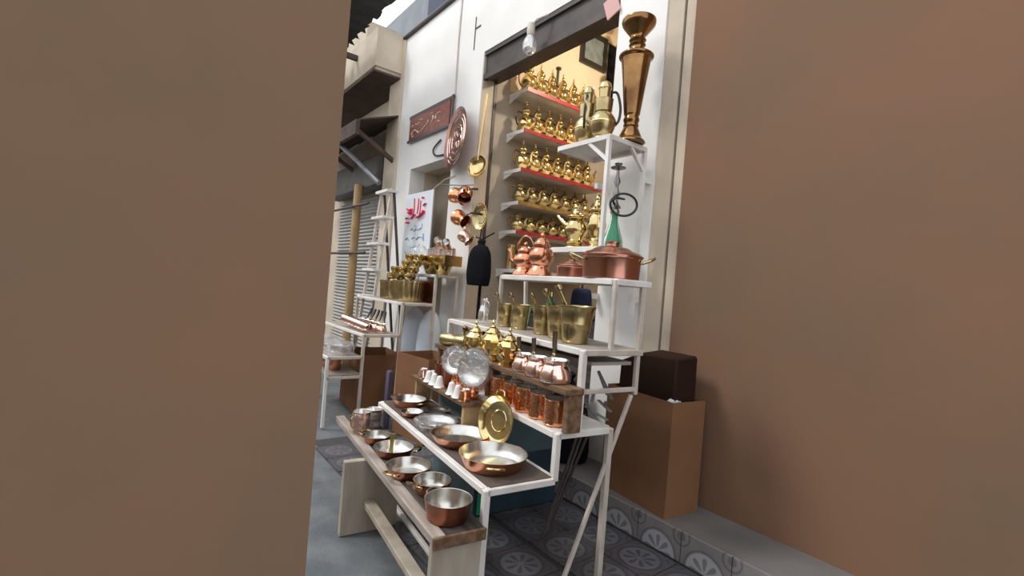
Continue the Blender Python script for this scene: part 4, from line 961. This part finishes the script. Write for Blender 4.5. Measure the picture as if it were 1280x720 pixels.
# brass trough with wrapped pink cups on the third step
tr = thing('brass_trough', 'rectangular brass trough on the top step of the farther stand', 'trough', s2w(-.10, .69, 1.462), PI)
TL, TW, TH = .52, .19, .10
MB().box(0, TL, -TW, 0, 0, .006).build('base', BRASS, tr, smooth=False)
for nm, bx_ in (('side', (0, TL, -.006, 0)), ('side', (0, TL, -TW, -TW + .006)), ('end', (0, .006, -TW + .006, -.006)), ('end', (TL - .006, TL, -TW + .006, -.006))):
    MB().box(*bx_, .006, TH).build(nm, BRASS if nm == 'side' else BRASS_OLD, tr, smooth=False)
for i in range(5):
    cup('copper_cup', f'pink wrapped copper cup in the brass trough, {ORD[i]} from its near end', s2w(-.045 + i * .10, .785, 1.469), .040, .165 + .015 * (i % 2), COPPER_PINK, group='wrapped cups in the trough', wrap=True, handle=False, rz=i)
for i, (a, b, z, lb) in enumerate(((-.06, .735, 1.64, 'pink copper cup lying on top of the wrapped cups, nearest'), (.10, .73, 1.665, 'pink copper cup lying on top of the wrapped cups, farther'))):
    t = thing('copper_cup', lb, 'cup', s2w(a, b, z), rot=(.9, .5, .3), group='loose cups above the trough')
    MB().lathe(sprof([(0, 0), (.03, 0), (.034, .02), (.04, .085)], 3), 18).build('body', COPPER_PINK, t); MB().lathe([(0, .004), (.028, .006), (.04, .085)], 18).build('lining', TIN_BRIGHT, t)
t = thing('plastic_bag', 'crumpled clear plastic sheet piled behind the wrapped cups', 'bag', s2w(.60, .775, 1.375))
crumple(.085, .30, t, 'sheet', 11, .22)
for a_, lb in ((.10, 'round brass bowl under the near end of the trough'), (.33, 'round brass bowl under the far end of the trough')):
    pan('brass_bowl', lb, s2w(a_, .785, 1.374), .092, .087, BRASS, BRASS_OLD, .62, cat='bowl', group='bowls under the trough')

# lower step: a row of pink coffee pots lying in a plastic sleeve with dark handles up
for i in range(5):
    cezve('coffee_pot', f'pink coffee pot with black handle on the farther stand, {ORD[i]} from its near end', s2w(.10 + i * .135, .19, .793), .055, .085, COPPER_PINK, PI / 2 + .9 - .2 * i, .10, .07, BLACKP, 'pink coffee pots on the farther stand')
t = thing('nested_cups', 'row of nested pink copper cups lying along the step of the farther stand', 'cups', s2w(.03, .055, .793), PI)
for k in range(7):
    f = k / 6
    M_ = Matrix.Translation((.06 + f * .52, .0, .052 + .02 * f)) @ Matrix.Rotation(PI / 2, 4, 'Y')
    MB().lathe([(.030, -.055), (.034, -.05), (.047, .045), (.049, .05), (.044, .05)], 22, M_).build('cup', COPPER_PINK, t)
for i in range(3):
    t = thing('wrapped_tins', f'plastic-wrapped tin bundle on the farther stand, {ORD[i]} from its near end', 'bundle', s2w(.12 + i * .27, -.15, .603), group='plastic bundles')
    MB().lathe([(0, .002), (.09, .002), (.10, .05), (.10, .075), (0, .08)], 20).build('tin', TIN_BRIGHT, t); crumple(.118, .115, t, seed=20 + i, amp=.16)
for i in range(2):
    cup('copper_mug', ['copper mug on the floor rail under the farther stand, nearer', 'copper mug on the floor rail under the farther stand, farther'][i], s2w(.22 + i * .2, -.16, .448), .055, .12, COPPER, group='copper mugs below', cat='mug', rz=1)
st2box(st2, 0, 1.15, -.29, -.01, .436, .446, 'shelf', mat('grey_shelf_board', (0.4, .36, .31)))

# folding step ladder further back
ld0 = on_y(484, 237, 2.30)
lx = ld0.x
la = thing('step_ladder', 'white step ladder leaning before the far shutter', 'ladder', (lx, 2.30, 0))
zt = ld0.z
for s_ in (-.14, .14):
    MB().bar((s_ * 1.25, -.22, 0), (s_, 0, zt), .03).build('rail', PAINT_DULL, la, smooth=False)
    MB().bar((s_, .35, 0), (s_, .03, zt - .05), .025).build('rear_leg', DARKSTEEL, la, smooth=False)
for k in range(5):
    z = zt - .02 - k * .31; f = z / zt
    MB().box(-.17 - .03 * (1 - f), .17 + .03 * (1 - f), -.22 * (1 - f) - .07, -.22 * (1 - f) + .07, z - .03, z).build('tread', PAINT, la, smooth=False)

# ================================================================== UNDER AND BEHIND THE STANDS
def carton(label, loc, sx, sy, sz, rz, flaps=True, m=CARDB):
    t = thing('cardboard_box', label, 'box', loc, rz, 'cardboard boxes')
    e = .008
    MB().box(-sx / 2, sx / 2, -sy / 2, -sy / 2 + e, 0, sz).box(-sx / 2, sx / 2, sy / 2 - e, sy / 2, 0, sz).box(-sx / 2, -sx / 2 + e, -sy / 2 + e, sy / 2 - e, 0, sz).box(sx / 2 - e, sx / 2, -sy / 2 + e, sy / 2 - e, 0, sz).box(-sx / 2 + e, sx / 2 - e, -sy / 2 + e, sy / 2 - e, 0, e).build('carton', m, t, smooth=False)
    if flaps:
        for (p, q, d) in (((-sx / 2, -sy / 2), (sx / 2, -sy / 2), (0, -1)), ((sx / 2, sy / 2), (-sx / 2, sy / 2), (0, 1)), ((sx / 2, -sy / 2), (sx / 2, sy / 2), (1, 0)), ((-sx / 2, sy / 2), (-sx / 2, -sy / 2), (-1, 0))):
            o_ = .10 if d[1] else .08; u = (.05 if d == (0, -1) else .10)
            up_ = -.06 if d == (0, -1) else .12
            m_ = MB(); a = Vector((*p, sz)); b = Vector((*q, sz)); dd = Vector((d[0] * o_, d[1] * o_, up_))
            n_ = Vector((d[0], d[1], 0)) * .005
            m_.add([a, b, b + dd, a + dd, a + n_ + Vector((0, 0, .005)), b + n_ + Vector((0, 0, .005)), b + dd + n_ + Vector((0, 0, .005)), a + dd + n_ + Vector((0, 0, .005))], [(0, 1, 2, 3), (7, 6, 5, 4), (0, 4, 5, 1), (1, 5, 6, 2), (2, 6, 7, 3), (3, 7, 4, 0)]).build('flap', CARDB_IN, t, smooth=False)
    return t
# tall open carton on the shop step at right
carton('tall open cardboard carton standing on the tiled step by the pillar', (-1.705, 2.420, SZ), .50, .26, .61, -.12, False)
t = thing('brown_sack', 'dark brown sack standing in the open carton', 'sack', (-1.705, 2.420, SZ + .30), -.12)
m = MB(); m.add([(-.22, -.085, 0), (.22, -.085, 0), (.22, .09, 0), (-.22, .09, 0), (-.21, -.085, .46), (.215, -.085, .54), (.215, .09, .55), (-.2, .09, .47), (-.05, -.09, .53), (-.05, .09, .55)],
    [(3, 2, 1, 0), (0, 1, 5, 8, 4), (1, 2, 6, 5), (2, 3, 7, 9, 6), (3, 0, 4, 7), (4, 8, 9, 7), (8, 5, 6, 9)])
m.build('cloth', mat('dark_brown_cloth', (0.028, 0.014, 0.009), .9, bump=.4, bscale=12, spec=.1), t, bevel=.012)
t = thing('crumpled_paper', 'crumpled pale wrapping sticking out of the carton', 'paper', (-1.52, 2.33, SZ + .53))
crumple(.035, .09, t, 'sheet', 3, .3); t.children[0].data.materials[0] = BAGWHITE
# boxes between the two stands
carton('brown cardboard box standing between the two stands', (-3.66, 2.02, 0), .46, .36, .68, .12, False)
carton('tipped cardboard box under the farther stand', (-4.75, 1.95, 0), .55, .45, .55, -.1, False)
tag(MB().box(-.025, .025, -.025, .025, 0, .50).build('purple_roll', PURPLE, None, (-3.97, 1.80, 0), bevel=.012), 'purple cloth roll standing beside the farther stand', 'roll')
for i, (x, y, lb) in enumerate(((-4.33, 2.36, 'white plastic sack hanging under the top step of the farther stand, right'), (-4.68, 2.36, 'white plastic sack hanging under the top step of the farther stand, left'))):
    t = thing('plastic_sack', lb, 'sack', (x, y, .45), group='white plastic sacks')
    MB().lathe(sprof([(0, 0), (.11, .0), (.13, .08), (.12, .35), (.08, .50), (.02, .56), (0, .57)], 3), 20, None, (4, .08)).build('cloth', BAGWHITE, t)
    MB().tube([(0, 0, .56), (0, 0, .90)], .005, 5).build('string', PAINT_DULL, t)
# things behind and under the main stand
t = thing('teal_crate', 'dark teal plastic crate with a green strip standing under the stand', 'crate', st(.76, .44, 0.0), SROT)
MB().box(0, .62, -.50, .06, 0, .60).build('body', TEALDARK, t, bevel=.01)
MB().box(.02, .60, .061, .068, .03, .57).build('front_panel', TEAL, t, smooth=False)
MB().box(-.008, -.001, -.44, .0, .34, .57).build('side_panel', TEAL, t, smooth=False)
MB().box(-.016, -.009, .02, .055, .02, .59).build('strip', GREEN, t, smooth=False)
t = thing('dark_sack', 'black sack slumped on the step behind the stand', 'sack', (-2.42, 2.44, SZ))
MB().lathe(sprof([(0, 0), (.15, 0), (.18, .08), (.15, .34), (.06, .50), (.03, .54), (.05, .58), (0, .60)], 3), 24, None, (4, .07)).build('cloth', BLACK, t)
MB().tube([(.0, 0, .53), (.04, -.04, .535), (0, -.05, .53)], .012, 6).build('tie', GREYMET, t)
t = thing('scrap_brackets', 'heap of grey metal brackets behind the plank end', 'brackets', st(.06, .62, Z2 + .003), SROT)
for k in range(7):
    z0 = .012 + .02 * k
    MB().bar((random.uniform(-.04, .05), random.uniform(-.10, .05), z0), (random.uniform(0, .18), random.uniform(-.10, .05), z0 + random.uniform(.0, .10)), .016, .005).build('bracket', GREYMET, t, smooth=False)
t = thing('tripod_bundle', 'folded dark metal rods leaning behind the near end of the stand', 'rods', st(.42, .76, 0), SROT)
for k in range(3): MB().tube([(.10 - .05 * k, .03 + .06 * k, .01), (.04 * k, -.10 - .02 * k, .52 + .05 * k)], .008, 8).build('rod', DARKSTEEL, t)
t = thing('green_bottle', 'green plastic bottle behind the mortars', 'bottle', st(.69, .735, Z4 + .003))
t.scale = (1.25,) * 3
MB().lathe(sprof([(0, 0), (.028, 0), (.03, .01), (.03, .11), (.012, .15), (.011, .165)], 3), 18).build('body', GREEN, t); MB().lathe([(.013, .165), (.013, .185), (0, .186)], 12).build('cap', BRASS, t)
t = thing('navy_bag', 'navy cloth bag hanging behind the largest mortar', 'bag', st(.60, .89, 1.09))
MB().lathe(sprof([(0, 0), (.06, 0), (.07, .05), (.065, .18), (.05, .235), (0, .24)], 3), 18, None, (4, .07)).build('body', NAVY, t); MB().tube([(0, 0, .235), (0, -.0, .262)], .006, 6).build('loop', NAVY, t)
t = thing('dark_chest', 'dark wooden chest standing inside the shop opening', 'chest', (-2.95, 3.0, SZ))
MB().box(-.55, .55, -.17, .17, 0, .95).build('body', WOOD_DARK, t, bevel=.01); MB().box(-.57, .57, -.19, .19, .95, .98).build('lid', WOOD_DARK, t, bevel=.005)
for s_ in (-.27, .27): MB().box(s_ - .22, s_ + .22, -.18, -.17, .10, .85).build('door', WOOD_DARK, t, smooth=False)
# clear jug at the far end of the mortars
t = thing('glass_jug', 'small clear glass jug behind the faceted brass kettles', 'jug', st(1.12, .53, Z4 + .003))
MB().lathe(sprof([(0, 0), (.03, 0), (.035, .02), (.034, .07), (.02, .11), (.018, .14), (.024, .155)], 3), 18).build('body', BULBGLASS, t)
MB().tube(spline([(.018, 0, .14), (.05, 0, .13), (.05, 0, .07), (.034, 0, .05)], 4), .004, 6).build('handle', BULBGLASS, t)
